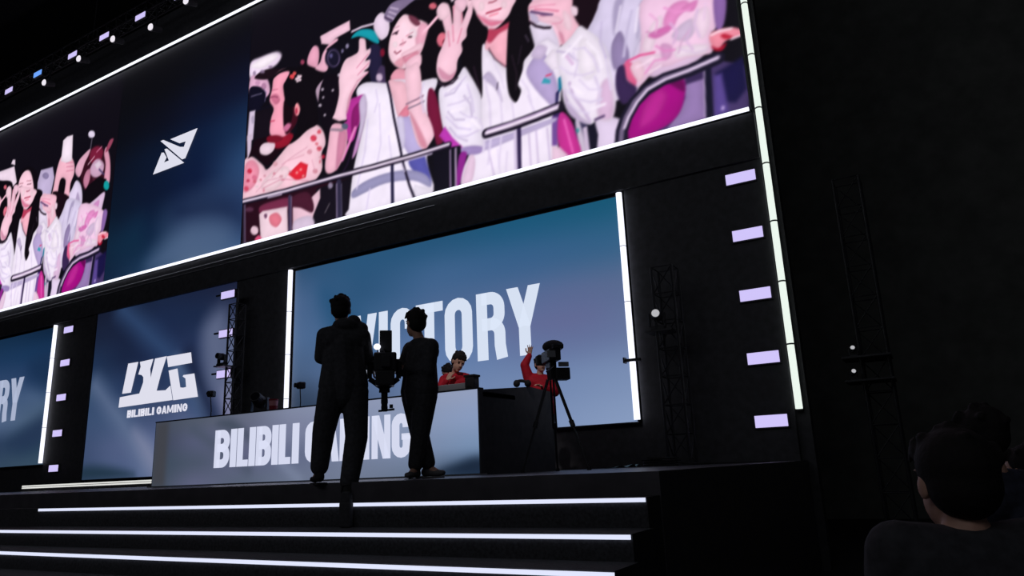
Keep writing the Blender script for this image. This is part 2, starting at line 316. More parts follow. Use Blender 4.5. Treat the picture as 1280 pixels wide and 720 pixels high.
# ------------------------------------------------------------------ pictures
CROWD=[
["s",[52,16,30],6,[[915,319],[921,368],[960,395],[1006,383],[1045,336],[1053,267],[1014,250],[953,268]]],
["s",[120,30,58],3,[[952,360],[954,387],[983,391],[1011,372],[1005,346],[977,340]]],
["s",[226,176,196],2,[[887,344],[898,370],[922,384],[950,393],[945,376],[930,356],[920,331],[907,321]]],
["s",[206,170,196],3,[[957,326],[972,350],[997,351],[1022,328],[1015,303],[983,302]]],
["p",[236,220,234],2,[[977,340],[998,346],[1011,331],[991,323]]],
["s",[224,160,182],2,[[1030,277],[1029,326],[1017,361],[1025,378],[1044,345],[1054,302],[1053,267]]],
["s",[160,74,100],2.5,[[1023,364],[1036,393],[1054,392],[1040,369]]],
["s",[196,130,156],2.5,[[932,305],[942,330],[960,330],[962,298],[947,279]]],
["l",[90,40,60],2,3.0,[[977,299],[1016,276]]],
["l",[230,196,210],2,3.0,[[947,348],[973,364]]],
["l",[70,60,100],2,4.5,[[1002,320],[1026,300]]],
["l",[200,120,150],2,3.8,[[982,375],[1002,384]]],
["l",[90,85,100],1.5,4.5,[[950,393],[952,421]]],
["s",[235,228,248],1.2,[[964,431],[962,425],[953,424],[941,428],[933,436],[932,444],[938,448],[949,446],[959,440]]],
["p",[14,9,16],2,[[935,223],[936,261],[957,285],[1005,299],[1040,283],[1038,248],[1004,241],[966,216]]],
["s",[20,165,165],2,[[1055,262],[1054,254],[1047,251],[1038,255],[1031,263],[1030,273],[1034,279],[1043,278],[1051,272]]],
["s",[225,200,228],2,[[925,101],[930,173],[954,219],[1001,239],[1038,248],[1034,210],[1022,154],[1023,111],[983,95]]],
["s",[215,150,205],4,[[956,167],[977,214],[1017,231],[1009,194],[988,150],[952,109]]],
["s",[222,214,238],2,[[829,92],[816,196],[834,261],[875,287],[897,314],[923,294],[937,254],[934,210],[923,152],[907,78]]],
["s",[185,170,205],4,[[882,172],[901,231],[911,278],[932,224],[920,164]]],
["p",[14,9,16],2,[[796,240],[798,305],[810,345],[840,330],[851,292],[840,253],[811,220]]],
["s",[245,190,205],2,[[772,259],[785,313],[793,373],[809,409],[836,414],[874,376],[884,340],[871,311],[870,274],[846,280],[845,327],[816,334],[809,251],[795,224]]],
["p",[246,236,246],1.5,[[809,393],[808,456],[827,463],[855,460],[865,383],[842,379]]],
["l",[200,110,140],1.5,1.8,[[838,380],[874,373]]],
["l",[200,110,140],1.5,1.8,[[841,368],[877,361]]],
["l",[200,110,140],1.5,1.8,[[843,355],[879,349]]],
["p",[240,225,238],1.5,[[448,428],[453,448],[554,443],[581,386],[545,369],[534,397]]],
["s",[230,160,180],2,[[475,325],[512,359],[546,364],[581,366],[584,318],[548,284],[522,245]]],
["p",[240,228,240],1.5,[[533,456],[540,468],[554,464],[558,445]]],
["s",[14,9,16],2,[[584,355],[582,401],[604,421],[648,417],[688,387],[714,325],[730,268],[725,215],[708,142],[685,118],[659,142],[662,202],[614,226],[596,158],[581,257],[588,300]]],
["s",[253,214,226],1.6,[[597,347],[594,388],[615,410],[646,405],[671,369],[684,327],[674,295],[647,284],[622,302]]],
["l",[60,25,40],1.2,1.9,[[601,366],[621,362]]],
["l",[60,25,40],1.2,1.9,[[642,364],[664,361]]],
["l",[120,60,70],1.2,1.4,[[598,377],[618,374]]],
["l",[120,60,70],1.2,1.4,[[637,376],[662,371]]],
["p",[192,182,214],2,[[698,357],[708,392],[770,386],[785,351],[774,287],[738,266],[706,302]]],
["s",[250,205,220],2,[[713,272],[719,299],[740,314],[772,297],[792,278],[796,240],[783,206],[759,206],[741,252]]],
["s",[150,140,180],2,[[755,363],[752,357],[742,356],[731,361],[722,368],[720,375],[727,378],[738,377],[749,371]]],
["s",[240,226,246],5,[[-2,413],[4,440],[33,442],[85,438],[103,422],[89,405],[54,399],[13,392]]],
["s",[225,180,208],2.5,[[4,399],[28,399],[60,379],[70,342],[42,331],[5,350]]],
["s",[30,15,25],2,[[18,394],[38,404],[74,400],[105,385],[80,376],[50,380]]],
["s",[15,14,32],1.6,[[3,371],[30,370],[54,351],[58,326],[44,311],[92,308],[90,289],[55,296],[7,314]]],
["l",[130,125,155],1.2,1.9,[[10,351],[44,348]]],
["l",[120,110,150],1.2,1.9,[[43,366],[59,345],[56,325]]],
["p",[222,210,232],1.5,[[7,314],[26,312],[25,279],[23,241],[4,244]]],
["p",[20,14,24],2,[[26,308],[84,306],[84,224],[26,192],[26,259]]],
["p",[220,205,225],2,[[3,256],[19,256],[18,195],[8,197]]],
["s",[244,205,215],1.6,[[1,101],[-5,189],[20,202],[57,173],[73,158],[106,179],[138,200],[180,214],[214,222],[237,198],[242,171],[232,153],[233,114],[196,92],[115,95]]],
["s",[236,150,172],4,[[0,124],[1,184],[26,192],[48,164],[35,130]]],
["s",[246,218,224],3,[[55,125],[88,149],[126,152],[141,137],[114,111],[81,105]]],
["p",[25,8,18],2,[[10,200],[28,238],[73,237],[99,218],[133,216],[124,196],[98,181],[72,165],[57,177],[30,203]]],
["s",[150,22,45],3,[[68,234],[108,234],[147,220],[138,200],[105,198],[80,212]]],
["s",[243,222,232],1.5,[[47,217],[62,223],[92,214],[90,198],[71,192],[50,201]]],
["p",[228,40,58],1.5,[[137,131],[155,141],[173,150],[194,138],[189,111],[161,111]]],
["s",[255,150,150],1.5,[[167,127],[166,125],[163,125],[161,126],[159,128],[159,130],[160,131],[163,131],[166,129]]],
["s",[255,150,150],1.5,[[178,131],[177,130],[175,129],[172,130],[170,132],[170,134],[172,135],[175,135],[177,133]]],
["s",[255,150,150],1.5,[[186,115],[185,114],[182,113],[179,114],[178,116],[178,118],[179,119],[182,119],[185,117]]],
["s",[228,70,95],2.5,[[217,191],[215,187],[210,186],[204,188],[200,193],[199,198],[203,201],[210,200],[215,196]]],
["s",[225,90,110],2.5,[[232,164],[230,161],[226,160],[222,162],[219,165],[218,169],[221,171],[226,170],[230,168]]],
["s",[240,120,135],2.5,[[222,177],[221,175],[219,174],[216,176],[214,178],[213,181],[215,182],[218,181],[221,179]]],
["s",[215,50,80],2.5,[[25,166],[23,163],[19,162],[14,164],[10,168],[10,172],[13,174],[18,174],[23,170]]],
["s",[225,80,110],2.5,[[17,127],[16,124],[11,123],[6,125],[3,129],[2,132],[5,135],[11,134],[15,131]]],
["s",[230,120,150],2.5,[[41,147],[40,144],[35,143],[30,145],[27,149],[26,153],[29,155],[35,154],[39,151]]],
["s",[230,90,110],2.5,[[229,202],[228,199],[225,199],[221,200],[218,203],[218,206],[221,208],[225,208],[228,205]]],
["s",[225,150,165],2.5,[[222,117],[221,114],[217,113],[212,115],[209,118],[209,122],[212,124],[216,123],[220,121]]],
["s",[235,180,190],2.5,[[104,163],[103,160],[98,159],[93,161],[90,165],[90,168],[93,171],[98,170],[102,167]]],
["s",[190,30,60],2.5,[[242,143],[241,141],[238,140],[234,141],[231,144],[231,147],[234,149],[237,149],[241,146]]],
["s",[200,60,90],2.5,[[19,145],[18,143],[15,143],[11,144],[9,146],[9,149],[11,150],[14,150],[17,148]]],
["s",[235,170,185],2.5,[[205,164],[203,161],[199,160],[195,162],[191,165],[191,169],[194,171],[199,171],[203,168]]],
["l",[205,140,160],1.5,1.8,[[61,117],[118,125],[196,102]]],
["l",[215,160,175],2,1.8,[[89,136],[131,162],[182,163]]],
["s",[250,170,190],1.6,[[77,347],[81,374],[100,387],[125,383],[140,370],[121,356],[112,344],[118,315],[120,284],[145,254],[137,226],[108,223],[83,234],[75,247],[78,277],[85,298],[71,322]]],
["s",[214,120,150],4,[[73,331],[93,331],[104,312],[89,307]]],
["l",[110,44,70],1.6,1.7,[[73,329],[86,327],[96,322]]],
["l",[170,80,110],1.5,1.6,[[77,345],[95,342]]],
["l",[190,60,90],1.5,2.7,[[76,270],[89,268]]],
["s",[64,14,30],3,[[119,303],[139,297],[154,274],[160,249],[142,229],[123,230]]],
["s",[22,8,16],3,[[116,304],[134,302],[145,273],[136,241],[119,242]]],
["s",[214,120,160],3,[[117,243],[131,250],[141,242],[127,231]]],
["s",[14,9,16],1.5,[[76,371],[95,385],[125,385],[159,375],[183,382],[202,374],[212,355],[233,335],[227,320],[213,311],[210,286],[220,241],[216,222],[189,217],[162,204],[138,200],[156,221],[160,249],[169,265],[158,284],[134,287],[116,320],[117,350],[130,373],[100,379]]],
["s",[255,165,172],1.5,[[166,272],[164,263],[160,259],[154,262],[150,271],[150,282],[153,289],[158,289],[163,282]]],
["s",[200,60,90],1.5,[[159,270],[158,265],[156,264],[154,265],[152,270],[152,275],[153,278],[156,279],[158,275]]],
["s",[130,20,42],2.5,[[68,234],[96,232],[118,220],[106,214],[77,220]]],
["s",[236,78,84],1.2,[[146,356],[144,353],[140,352],[135,355],[131,359],[131,363],[134,365],[139,364],[144,361]]],
["s",[232,90,90],1.2,[[151,362],[150,360],[146,359],[142,361],[140,364],[140,367],[142,369],[146,368],[150,365]]],
["s",[252,226,236],1,[[162,347],[161,345],[159,345],[156,346],[154,348],[154,351],[156,352],[159,352],[161,349]]],
["s",[252,226,236],1,[[156,347],[155,345],[153,345],[150,346],[148,348],[148,351],[150,352],[153,352],[155,350]]],
["s",[252,226,236],1,[[168,349],[167,347],[164,347],[161,348],[159,351],[159,353],[161,354],[164,354],[167,352]]],
["s",[252,226,236],1,[[167,341],[166,339],[164,339],[161,340],[159,343],[159,345],[161,346],[164,346],[166,344]]],
["s",[252,226,236],1,[[160,341],[159,339],[157,339],[154,340],[152,342],[152,345],[153,346],[156,345],[159,343]]],
["s",[252,226,236],1,[[162,352],[161,350],[159,349],[156,351],[154,353],[154,356],[155,357],[158,356],[161,354]]],
["s",[190,165,185],1.5,[[211,304],[222,316],[234,320],[232,302],[228,273],[224,263],[214,285]]],
["s",[16,10,20],2,[[219,265],[231,320],[267,323],[286,303],[278,251],[266,200],[249,170],[237,200]]],
["s",[200,190,205],1.2,[[234,297],[233,295],[231,295],[228,296],[226,299],[226,301],[228,302],[230,302],[233,300]]],
["s",[200,190,205],1.2,[[263,286],[262,285],[260,284],[258,285],[256,287],[256,289],[257,290],[260,290],[262,288]]],
["s",[200,190,205],1.2,[[236,278],[235,277],[233,276],[231,277],[230,279],[230,281],[231,282],[233,282],[235,280]]],
["s",[200,190,205],1.2,[[229,262],[228,260],[225,260],[222,261],[220,263],[220,266],[222,267],[225,267],[227,265]]],
["s",[200,190,205],1.2,[[242,236],[241,235],[239,234],[237,235],[235,237],[235,239],[237,240],[239,240],[241,238]]],
["s",[200,190,205],1.2,[[281,315],[280,313],[277,312],[274,314],[272,317],[272,320],[274,321],[277,320],[280,318]]],
["s",[240,175,198],2,[[183,375],[187,396],[201,411],[215,402],[218,378],[212,357],[198,362]]],
["s",[245,190,210],2,[[207,355],[221,365],[229,385],[247,400],[270,405],[266,384],[244,369],[244,342],[231,339]]],
["s",[170,70,100],2,[[175,381],[173,378],[170,377],[166,379],[163,383],[163,387],[165,390],[169,389],[173,386]]],
["p",[246,208,224],1.4,[[219,428],[260,432],[303,435],[305,411],[265,407],[247,398],[224,408]]],
["p",[14,12,22],1.6,[[239,390],[275,400],[328,392],[383,357],[387,323],[375,266],[350,274],[354,316],[276,328],[254,332]]],
["s",[32,28,50],1.5,[[280,354],[275,341],[262,337],[247,345],[236,361],[236,378],[245,388],[261,385],[274,372]]],
["s",[86,74,110],1.5,[[278,355],[274,343],[263,340],[251,347],[243,360],[242,375],[250,383],[262,381],[273,370]]],
["s",[24,22,42],1.5,[[274,356],[271,346],[263,343],[253,348],[246,360],[246,373],[252,380],[262,378],[271,369]]],
["s",[95,90,140],2,[[257,368],[256,365],[254,364],[251,365],[248,369],[248,373],[250,375],[253,375],[256,372]]],
["s",[150,145,175],1.5,[[302,375],[301,372],[298,371],[295,372],[293,376],[293,380],[295,382],[298,382],[301,379]]],
["s",[120,115,150],1.5,[[288,369],[287,366],[285,365],[282,366],[281,369],[281,373],[282,375],[285,374],[287,372]]],
["s",[34,30,60],2,[[354,349],[383,349],[390,304],[379,272],[363,270]]],
["s",[22,166,180],1.2,[[308,391],[319,400],[338,401],[366,389],[379,369],[383,353],[371,358],[349,376],[328,388]]],
["l",[230,215,232],1.5,4.5,[[310,406],[336,407],[370,402]]],
["s",[238,222,240],1.6,[[368,395],[374,415],[391,420],[408,395],[408,366],[391,357],[379,369]]],
["s",[132,118,150],1.5,[[395,407],[408,428],[428,433],[453,429],[477,419],[453,410],[424,392],[410,390]]],
["l",[228,215,235],1.2,1.9,[[404,407],[420,394]]],
["l",[228,215,235],1.2,1.9,[[408,415],[426,402]]],
["l",[228,215,235],1.2,1.9,[[412,423],[432,411]]],
["l",[60,40,70],1.3,3.0,[[398,406],[416,392]]],
["s",[70,55,90],2.5,[[375,282],[387,301],[400,290],[404,260],[384,260]]],
["s",[215,195,220],2.5,[[392,273],[390,268],[385,267],[379,270],[376,275],[376,282],[379,285],[385,284],[390,280]]],
["s",[130,24,50],2.5,[[398,326],[396,321],[393,319],[388,322],[386,327],[386,334],[388,337],[393,337],[396,333]]],
["s",[14,9,16],1.6,[[404,243],[398,301],[400,336],[412,379],[436,404],[467,410],[496,411],[553,392],[563,346],[556,281],[541,226],[512,229],[486,237],[451,248],[428,235]]],
["s",[252,218,228],1.6,[[407,323],[410,351],[422,375],[438,391],[452,392],[472,374],[491,363],[505,346],[499,325],[491,301],[475,282],[452,273],[432,281],[414,301]]],
["s",[120,60,80],2,[[458,388],[476,376],[487,358],[476,357],[462,373]]],
["s",[242,180,200],4,[[487,358],[505,346],[495,313],[483,296],[474,328]]],
["l",[70,40,60],1.4,3.0,[[418,360],[432,362]]],
["s",[40,20,35],1.4,[[431,357],[430,356],[427,356],[424,358],[422,360],[422,361],[424,362],[427,361],[430,359]]],
["l",[170,120,140],1.6,1.4,[[418,373],[434,372]]],
["l",[150,90,110],1.5,2.7,[[436,330],[450,331]]],
["l",[130,60,80],1.4,2.7,[[422,320],[428,313],[438,316]]],
["s",[238,170,186],4,[[422,293],[432,300],[444,300],[446,288],[438,279]]],
["s",[226,146,168],3,[[442,304],[464,303],[483,296],[471,283],[452,279]]],
["s",[252,212,224],1.6,[[438,309],[460,313],[487,316],[491,304],[471,300],[448,298]]],
["s",[250,206,220],2,[[448,281],[460,291],[479,294],[488,288],[486,268],[467,264]]],
["l",[176,88,112],1.5,1.6,[[444,300],[464,301],[479,301]]],
["l",[240,182,200],1.6,7.5,[[493,335],[508,345],[526,357]]],
["l",[250,205,220],1.5,3.8,[[495,339],[510,347],[524,356]]],
["s",[230,120,140],2,[[551,300],[547,291],[540,289],[531,293],[525,304],[526,314],[532,320],[540,319],[548,311]]],
["s",[120,30,50],2,[[549,294],[547,289],[544,287],[540,289],[538,295],[538,300],[541,304],[544,304],[547,299]]],
["s",[220,110,125],2,[[526,382],[524,378],[518,378],[512,381],[508,386],[508,391],[512,393],[519,392],[524,387]]],
["s",[236,165,182],2,[[412,268],[428,280],[452,269],[459,253],[447,239],[420,252]]],
["s",[241,238,250],1.5,[[300,3],[308,41],[321,105],[335,153],[347,201],[330,242],[325,268],[350,276],[404,257],[420,259],[459,246],[474,236],[523,228],[515,198],[504,181],[498,69],[512,6],[464,-4],[377,-4]]],
["s",[246,196,208],1.6,[[406,260],[428,254],[449,242],[459,205],[447,178],[431,175],[418,218]]],
["s",[236,140,162],2,[[431,176],[447,192],[459,192],[455,169]]],
["p",[190,182,226],2,[[428,176],[460,169],[477,140],[491,90],[458,86],[441,117]]],
["s",[222,218,244],3,[[428,171],[443,170],[447,122],[439,108]]],
["s",[90,92,176],2.5,[[458,86],[488,85],[498,63],[507,20],[483,38],[458,67]]],
["s",[158,158,196],1.8,[[318,36],[318,52],[356,65],[412,67],[463,58],[498,38],[505,14],[465,37],[400,47],[349,40]]],
["p",[240,238,250],2,[[468,29],[508,10],[512,3],[464,-1]]],
["l",[30,24,44],1.2,5.4,[[404,259],[412,227],[420,180],[433,122],[443,74],[457,29],[470,-3]]],
["s",[182,52,152],2,[[304,246],[325,252],[346,249],[347,222],[334,195],[322,163],[306,158],[292,193]]],
["s",[140,30,110],3,[[313,222],[334,237],[334,202],[314,169]]],
["s",[205,150,205],2.5,[[339,197],[351,211],[339,166],[327,131],[315,124]]],
["l",[225,130,190],2.5,7.5,[[322,184],[306,154],[289,124]]],
["l",[30,18,40],1.5,4.5,[[330,182],[318,147],[302,110],[290,96]]],
["s",[250,213,225],1.4,[[330,380],[339,380],[347,372],[350,350],[360,349],[360,338],[348,326],[360,323],[356,308],[344,303],[356,297],[338,286],[321,270],[306,253],[298,227],[296,206],[261,220],[267,236],[277,272],[276,313],[291,345],[313,349],[328,354]]],
["l",[205,120,150],1.4,1.9,[[324,317],[354,338]]],
["l",[205,120,150],1.4,1.9,[[327,300],[356,317]]],
["l",[205,120,150],1.4,1.9,[[325,286],[354,296]]],
["s",[232,165,190],3,[[300,244],[308,266],[325,283],[312,258],[300,222]]],
["s",[242,190,206],1.5,[[259,209],[296,195],[301,155],[289,124],[273,106],[251,104],[242,122],[249,166]]],
["s",[215,140,170],4,[[279,188],[299,182],[297,149],[281,116],[272,111]]],
["l",[20,14,24],1.2,3.9,[[259,222],[277,210],[298,207]]],
["s",[96,104,128],1.4,[[303,193],[301,189],[296,188],[290,191],[286,196],[286,201],[290,203],[296,202],[301,198]]],
["l",[150,130,145],1.6,6.0,[[257,199],[288,189]]],
["s",[249,207,220],1.5,[[448,270],[463,275],[479,277],[486,251],[489,206],[496,167],[511,143],[516,116],[502,97],[491,92],[477,107],[466,140],[457,179],[451,221]]],
["s",[225,150,170],4,[[459,178],[470,142],[484,102],[499,96],[481,139]]],
["l",[150,120,140],1.3,3.8,[[451,197],[474,199],[491,202]]],
["l",[125,110,130],1.3,3.0,[[455,186],[478,188],[493,190]]],
["s",[120,24,60],2,[[504,211],[519,200],[532,140],[535,98],[521,92],[512,130],[500,169]]],
["s",[24,10,20],2,[[787,308],[871,274],[851,245],[840,225],[834,209],[815,225],[805,254]]],
["s",[216,211,236],1.8,[[831,207],[848,237],[868,269],[935,242],[931,202],[924,176],[913,151],[904,134],[887,131],[873,125],[864,157]]],
["s",[180,172,206],5,[[878,225],[886,252],[900,253],[889,218],[878,190]]],
["s",[150,136,178],2,[[871,169],[881,189],[890,192],[896,172],[900,150],[896,131],[873,130]]],
["s",[196,190,220],3,[[919,210],[929,235],[929,200],[915,168]]],
["s",[240,206,230],1.6,[[935,239],[1042,196],[1039,145],[1031,137],[1030,107],[1017,105],[992,108],[964,105],[941,106],[919,90],[905,86],[888,111],[886,126],[896,137],[915,142],[922,168]]],
["s",[234,150,206],3,[[959,180],[974,206],[997,208],[1004,194],[985,182],[973,166]]],
["s",[246,226,240],3,[[923,151],[937,180],[955,196],[959,183],[946,157],[934,138]]],
["s",[225,120,190],3,[[934,169],[953,174],[973,172],[967,163],[946,159]]],
["s",[214,196,222],3,[[971,153],[988,169],[1006,171],[1006,148],[990,138]]],
["s",[230,140,200],3,[[991,194],[1004,200],[1017,200],[1008,184]]],
["s",[246,224,240],3,[[1006,173],[1030,184],[1031,153],[1015,132]]],
["s",[248,222,240],3,[[914,128],[933,135],[951,127],[937,115]]],
["s",[226,170,214],3,[[953,146],[970,137],[966,119],[953,120]]],
["s",[246,232,244],3,[[975,132],[1002,128],[1023,120],[1019,108],[993,112],[975,115]]],
["s",[234,104,150],2,[[886,126],[896,136],[906,125],[909,101],[905,89],[893,104]]],
["l",[220,80,140],1.5,3.6,[[895,136],[918,139],[941,136]]],
["s",[250,215,230],2,[[900,124],[917,130],[923,105],[911,95]]],
["l",[200,130,180],2,1.9,[[932,176],[949,164],[967,163]]],
["l",[205,170,200],2,2.7,[[979,122],[986,142],[997,152]]],
["s",[142,106,172],2,[[1041,196],[1059,189],[1051,145],[1039,142]]],
["s",[250,152,170],1.3,[[1028,135],[1042,139],[1061,136],[1074,127],[1073,119],[1059,118],[1049,116],[1039,107],[1030,113]]],
["s",[206,40,66],1.5,[[1044,128],[1051,129],[1061,120],[1050,120]]],
["s",[190,22,54],2,[[1029,116],[1039,109],[1051,114],[1045,104],[1034,106]]],
["l",[248,225,235],1.2,3.0,[[1059,117],[1072,118]]],
["s",[58,40,84],2,[[877,126],[890,131],[893,104],[908,85],[898,69],[882,65],[873,93]]],
["p",[70,56,104],2,[[987,76],[1039,88],[1078,67],[1070,-8],[956,-8],[892,-4],[910,56]]],
["p",[24,20,66],5,[[1030,70],[1073,84],[1072,32],[1054,15],[1029,23]]],
["p",[92,74,150],4,[[1027,67],[1039,67],[1043,3],[1021,2]]],
["s",[200,180,240],1.6,[[1037,11],[1036,9],[1035,8],[1033,9],[1032,11],[1033,14],[1034,16],[1035,15],[1037,14]]],
["p",[152,128,182],2,[[981,78],[1014,80],[1009,3],[946,0],[969,23],[982,45]]],
["p",[60,44,90],3,[[984,79],[1014,80],[1013,67],[983,66]]],
["s",[166,12,132],2,[[890,0],[890,32],[904,58],[932,80],[962,84],[981,78],[983,58],[975,31],[960,14],[937,5]]],
["s",[190,40,150],6,[[907,17],[918,54],[943,71],[954,56],[936,27]]],
["s",[110,8,90],3,[[959,79],[980,75],[982,56],[970,65]]],
["p",[22,20,44],1.3,[[1015,85],[1025,85],[1020,0],[1009,0]]],
["l",[190,175,205],1.2,1.7,[[1014,80],[1008,6]]],
["s",[240,236,248],1.6,[[568,2],[593,60],[615,116],[611,168],[615,201],[626,263],[642,240],[672,201],[705,200],[732,225],[766,228],[780,198],[780,153],[775,104],[767,71],[755,-9],[675,-9]]],
["s",[200,190,220],3,[[625,198],[639,203],[655,176],[663,136],[648,168],[628,190]]],
["s",[186,172,216],2.2,[[713,175],[724,196],[743,208],[755,192],[765,161],[772,126],[761,99],[747,113],[727,143]]],
["s",[214,200,230],3,[[724,205],[738,222],[756,210],[743,193]]],
["p",[244,238,250],2,[[748,188],[765,204],[780,195],[775,164],[762,165]]],
["p",[62,178,198],1.2,[[741,147],[747,156],[758,148],[758,141]]],
["l",[214,50,90],1.2,3.0,[[751,158],[760,158]]],
["p",[22,130,165],1.4,[[773,146],[783,152],[780,129],[772,117]]],
["p",[40,36,92],1.6,[[767,121],[774,125],[770,99],[764,95]]],
["p",[60,40,100],2,[[761,96],[769,106],[773,96],[774,69],[757,71]]],
["s",[228,216,240],1.6,[[834,49],[853,51],[874,42],[878,25],[873,-4],[832,-4]]],
["p",[60,56,90],2,[[797,59],[823,52],[827,-2],[796,0]]],
["s",[215,205,225],1.6,[[799,59],[806,57],[814,7],[805,3]]],
["s",[70,160,165],1.5,[[805,42],[804,39],[802,38],[800,39],[799,42],[799,45],[801,46],[803,46],[804,44]]],
["p",[20,18,38],1.6,[[818,48],[833,47],[837,25],[833,1],[821,-1]]],
["p",[222,206,232],1.6,[[811,44],[819,45],[821,-1],[813,-2]]],
["p",[122,84,164],1.8,[[757,80],[770,76],[764,26],[754,28]]],
["s",[206,52,152],1.6,[[769,76],[778,82],[792,61],[800,30],[805,3],[786,-1],[771,13],[765,40]]],
["l",[235,110,190],2,3.3,[[779,68],[791,7]]],
["p",[244,214,234],2,[[754,28],[768,22],[785,0],[752,-5]]],
["l",[196,184,214],2,2.7,[[629,63],[641,0]]],
["l",[196,184,214],2,2.7,[[712,61],[713,-7]]],
["l",[196,184,214],2,2.7,[[726,63],[727,-2]]],
["l",[196,184,214],2,2.7,[[747,62],[749,-5]]],
["s",[196,186,222],2.4,[[617,72],[679,73],[757,77],[757,68],[682,60],[623,55]]],
["s",[250,186,200],1.6,[[631,254],[639,281],[663,282],[683,281],[681,237],[674,201],[657,219],[641,244]]],
["s",[196,66,96],4,[[633,273],[639,289],[659,283],[683,287],[682,276],[662,272],[643,260]]],
["l",[70,40,60],1.2,1.6,[[639,251],[650,225],[674,201]]],
["s",[14,9,16],1.6,[[612,368],[616,333],[628,305],[639,291],[635,269],[626,263],[623,224],[623,180],[620,155],[613,176],[603,192],[591,212],[580,242],[584,277],[589,303],[596,320],[603,348]]],
["s",[14,9,16],1.6,[[692,336],[731,321],[724,288],[727,261],[733,240],[732,222],[721,210],[710,201],[706,184],[700,170],[696,159],[701,145],[690,127],[678,143],[674,169],[674,201],[677,238],[681,275],[689,301]]],
["l",[90,80,100],2,1.8,[[715,249],[721,235]]],
["s",[253,214,226],1.8,[[609,366],[613,337],[623,315],[636,300],[648,292],[663,292],[680,298],[691,314],[695,335]]],
["s",[235,130,160],3,[[616,329],[633,303],[649,292],[673,293],[660,299],[636,312]]],
["l",[176,66,92],1.3,3.9,[[637,323],[652,322],[668,321]]],
["l",[235,140,160],2,3.6,[[644,315],[661,314]]],
["l",[160,80,100],1.5,3.0,[[643,343],[651,341],[660,342]]],
["p",[232,226,244],1.8,[[724,265],[741,269],[768,249],[777,221],[780,201],[757,225],[732,222]]],
["l",[30,16,30],1.3,4.5,[[725,272],[737,259],[752,250],[764,246]]],
["s",[249,200,215],1.6,[[723,298],[728,309],[743,309],[771,305],[807,290],[807,262],[813,241],[818,227],[805,214],[789,201],[781,213],[778,236],[768,252],[747,266],[728,277]]],
["p",[206,196,224],1.8,[[723,293],[735,285],[747,269],[740,263],[728,272]]],
["l",[84,60,104],1.6,4.5,[[729,291],[748,280],[769,269]]],
["l",[120,70,110],1.6,1.9,[[747,277],[769,264]]],
["s",[250,208,222],1.8,[[741,273],[766,269],[784,259],[786,245],[768,254],[753,261]]],
["l",[222,140,168],1.8,1.9,[[726,300],[748,296],[776,287]]],
["l",[226,150,176],1.8,1.9,[[768,252],[783,248],[796,257]]],
["l",[214,120,150],1.6,3.0,[[736,293],[760,283],[781,272]]],
["s",[245,222,234],1.6,[[806,272],[817,264],[815,250],[806,256]]],
["s",[226,150,176],3,[[780,232],[784,212],[789,204],[787,223]]],
["s",[252,222,232],4,[[790,269],[804,251],[803,227],[791,237]]],
["s",[240,236,247],1.5,[[774,200],[786,205],[802,215],[818,229],[829,220],[845,202],[858,182],[865,160],[866,136],[870,106],[872,77],[867,53],[858,42],[839,50],[825,46],[809,56],[790,76],[780,102],[778,142],[774,173]]],
["l",[190,180,210],1.6,3.0,[[774,197],[794,187],[805,171],[816,164]]],
["l",[196,180,210],2.2,5.2,[[793,131],[798,106],[813,78],[825,51]]],
["l",[214,190,220],2,6.0,[[791,182],[801,164]]],
["s",[226,196,226],5,[[850,112],[864,113],[868,69],[861,46],[842,52],[839,78]]],
["s",[206,190,222],2.5,[[781,123],[791,96],[809,65],[825,48],[806,57],[787,80]]],
["l",[90,70,110],1.6,4.5,[[834,52],[849,54]]],
["s",[246,242,250],7,[[819,203],[838,187],[847,148],[828,125],[810,155]]],
["s",[239,236,249],1.5,[[528,203],[548,207],[570,216],[585,231],[598,210],[611,183],[620,158],[619,115],[624,73],[620,56],[597,59],[556,76],[539,109],[529,157]]],
["l",[196,188,214],2.4,3.6,[[547,152],[561,132],[582,126]]],
["l",[196,188,214],2.4,3.6,[[541,186],[562,186],[577,201]]],
["l",[196,188,214],2.4,3.6,[[550,119],[567,95],[587,83]]],
["l",[196,188,214],2.4,3.6,[[583,173],[596,153],[599,127]]],
["p",[198,62,188],1.8,[[526,110],[539,125],[556,98],[577,74],[569,62],[549,78]]],
["s",[170,150,205],2.5,[[570,72],[597,71],[620,62],[613,52],[583,57]]],
["s",[250,208,222],1.3,[[523,242],[526,271],[537,291],[545,312],[539,342],[535,367],[539,378],[551,377],[558,359],[562,329],[567,359],[571,371],[578,368],[581,350],[582,322],[593,342],[603,357],[608,353],[606,333],[594,307],[592,291],[581,282],[582,265],[571,249],[567,227],[552,214],[534,218]]],
["s",[250,215,226],2,[[526,375],[538,384],[552,375],[556,353],[540,345],[528,356]]],
["s",[240,200,215],1.8,[[567,376],[586,377],[596,364],[588,347],[574,353]]],
["l",[222,140,165],1.6,2.7,[[562,326],[563,292]]],
["l",[222,140,165],1.6,2.7,[[582,312],[572,285]]],
["l",[222,140,165],1.6,2.7,[[551,317],[554,285]]],
["s",[226,160,185],3,[[527,250],[534,225],[556,214],[567,230],[552,225]]],
["l",[50,36,52],1.2,3.6,[[527,217],[541,206],[559,207],[570,214]]],
["p",[40,12,26],1.8,[[2,93],[115,89],[212,88],[315,80],[296,1],[8,4]]],
["p",[20,15,26],1.8,[[221,79],[315,80],[308,15],[292,2],[184,3],[209,36]]],
["s",[120,46,76],3,[[56,78],[104,81],[144,76],[141,52],[93,59],[59,59]]],
["p",[243,219,227],1.3,[[54,60],[64,65],[138,59],[143,-1],[63,-3]]],
["s",[235,128,146],2,[[86,49],[108,52],[123,34],[109,20],[90,31]]],
["s",[120,80,110],1.5,[[79,51],[78,48],[75,46],[72,48],[70,51],[69,55],[71,57],[75,57],[78,55]]],
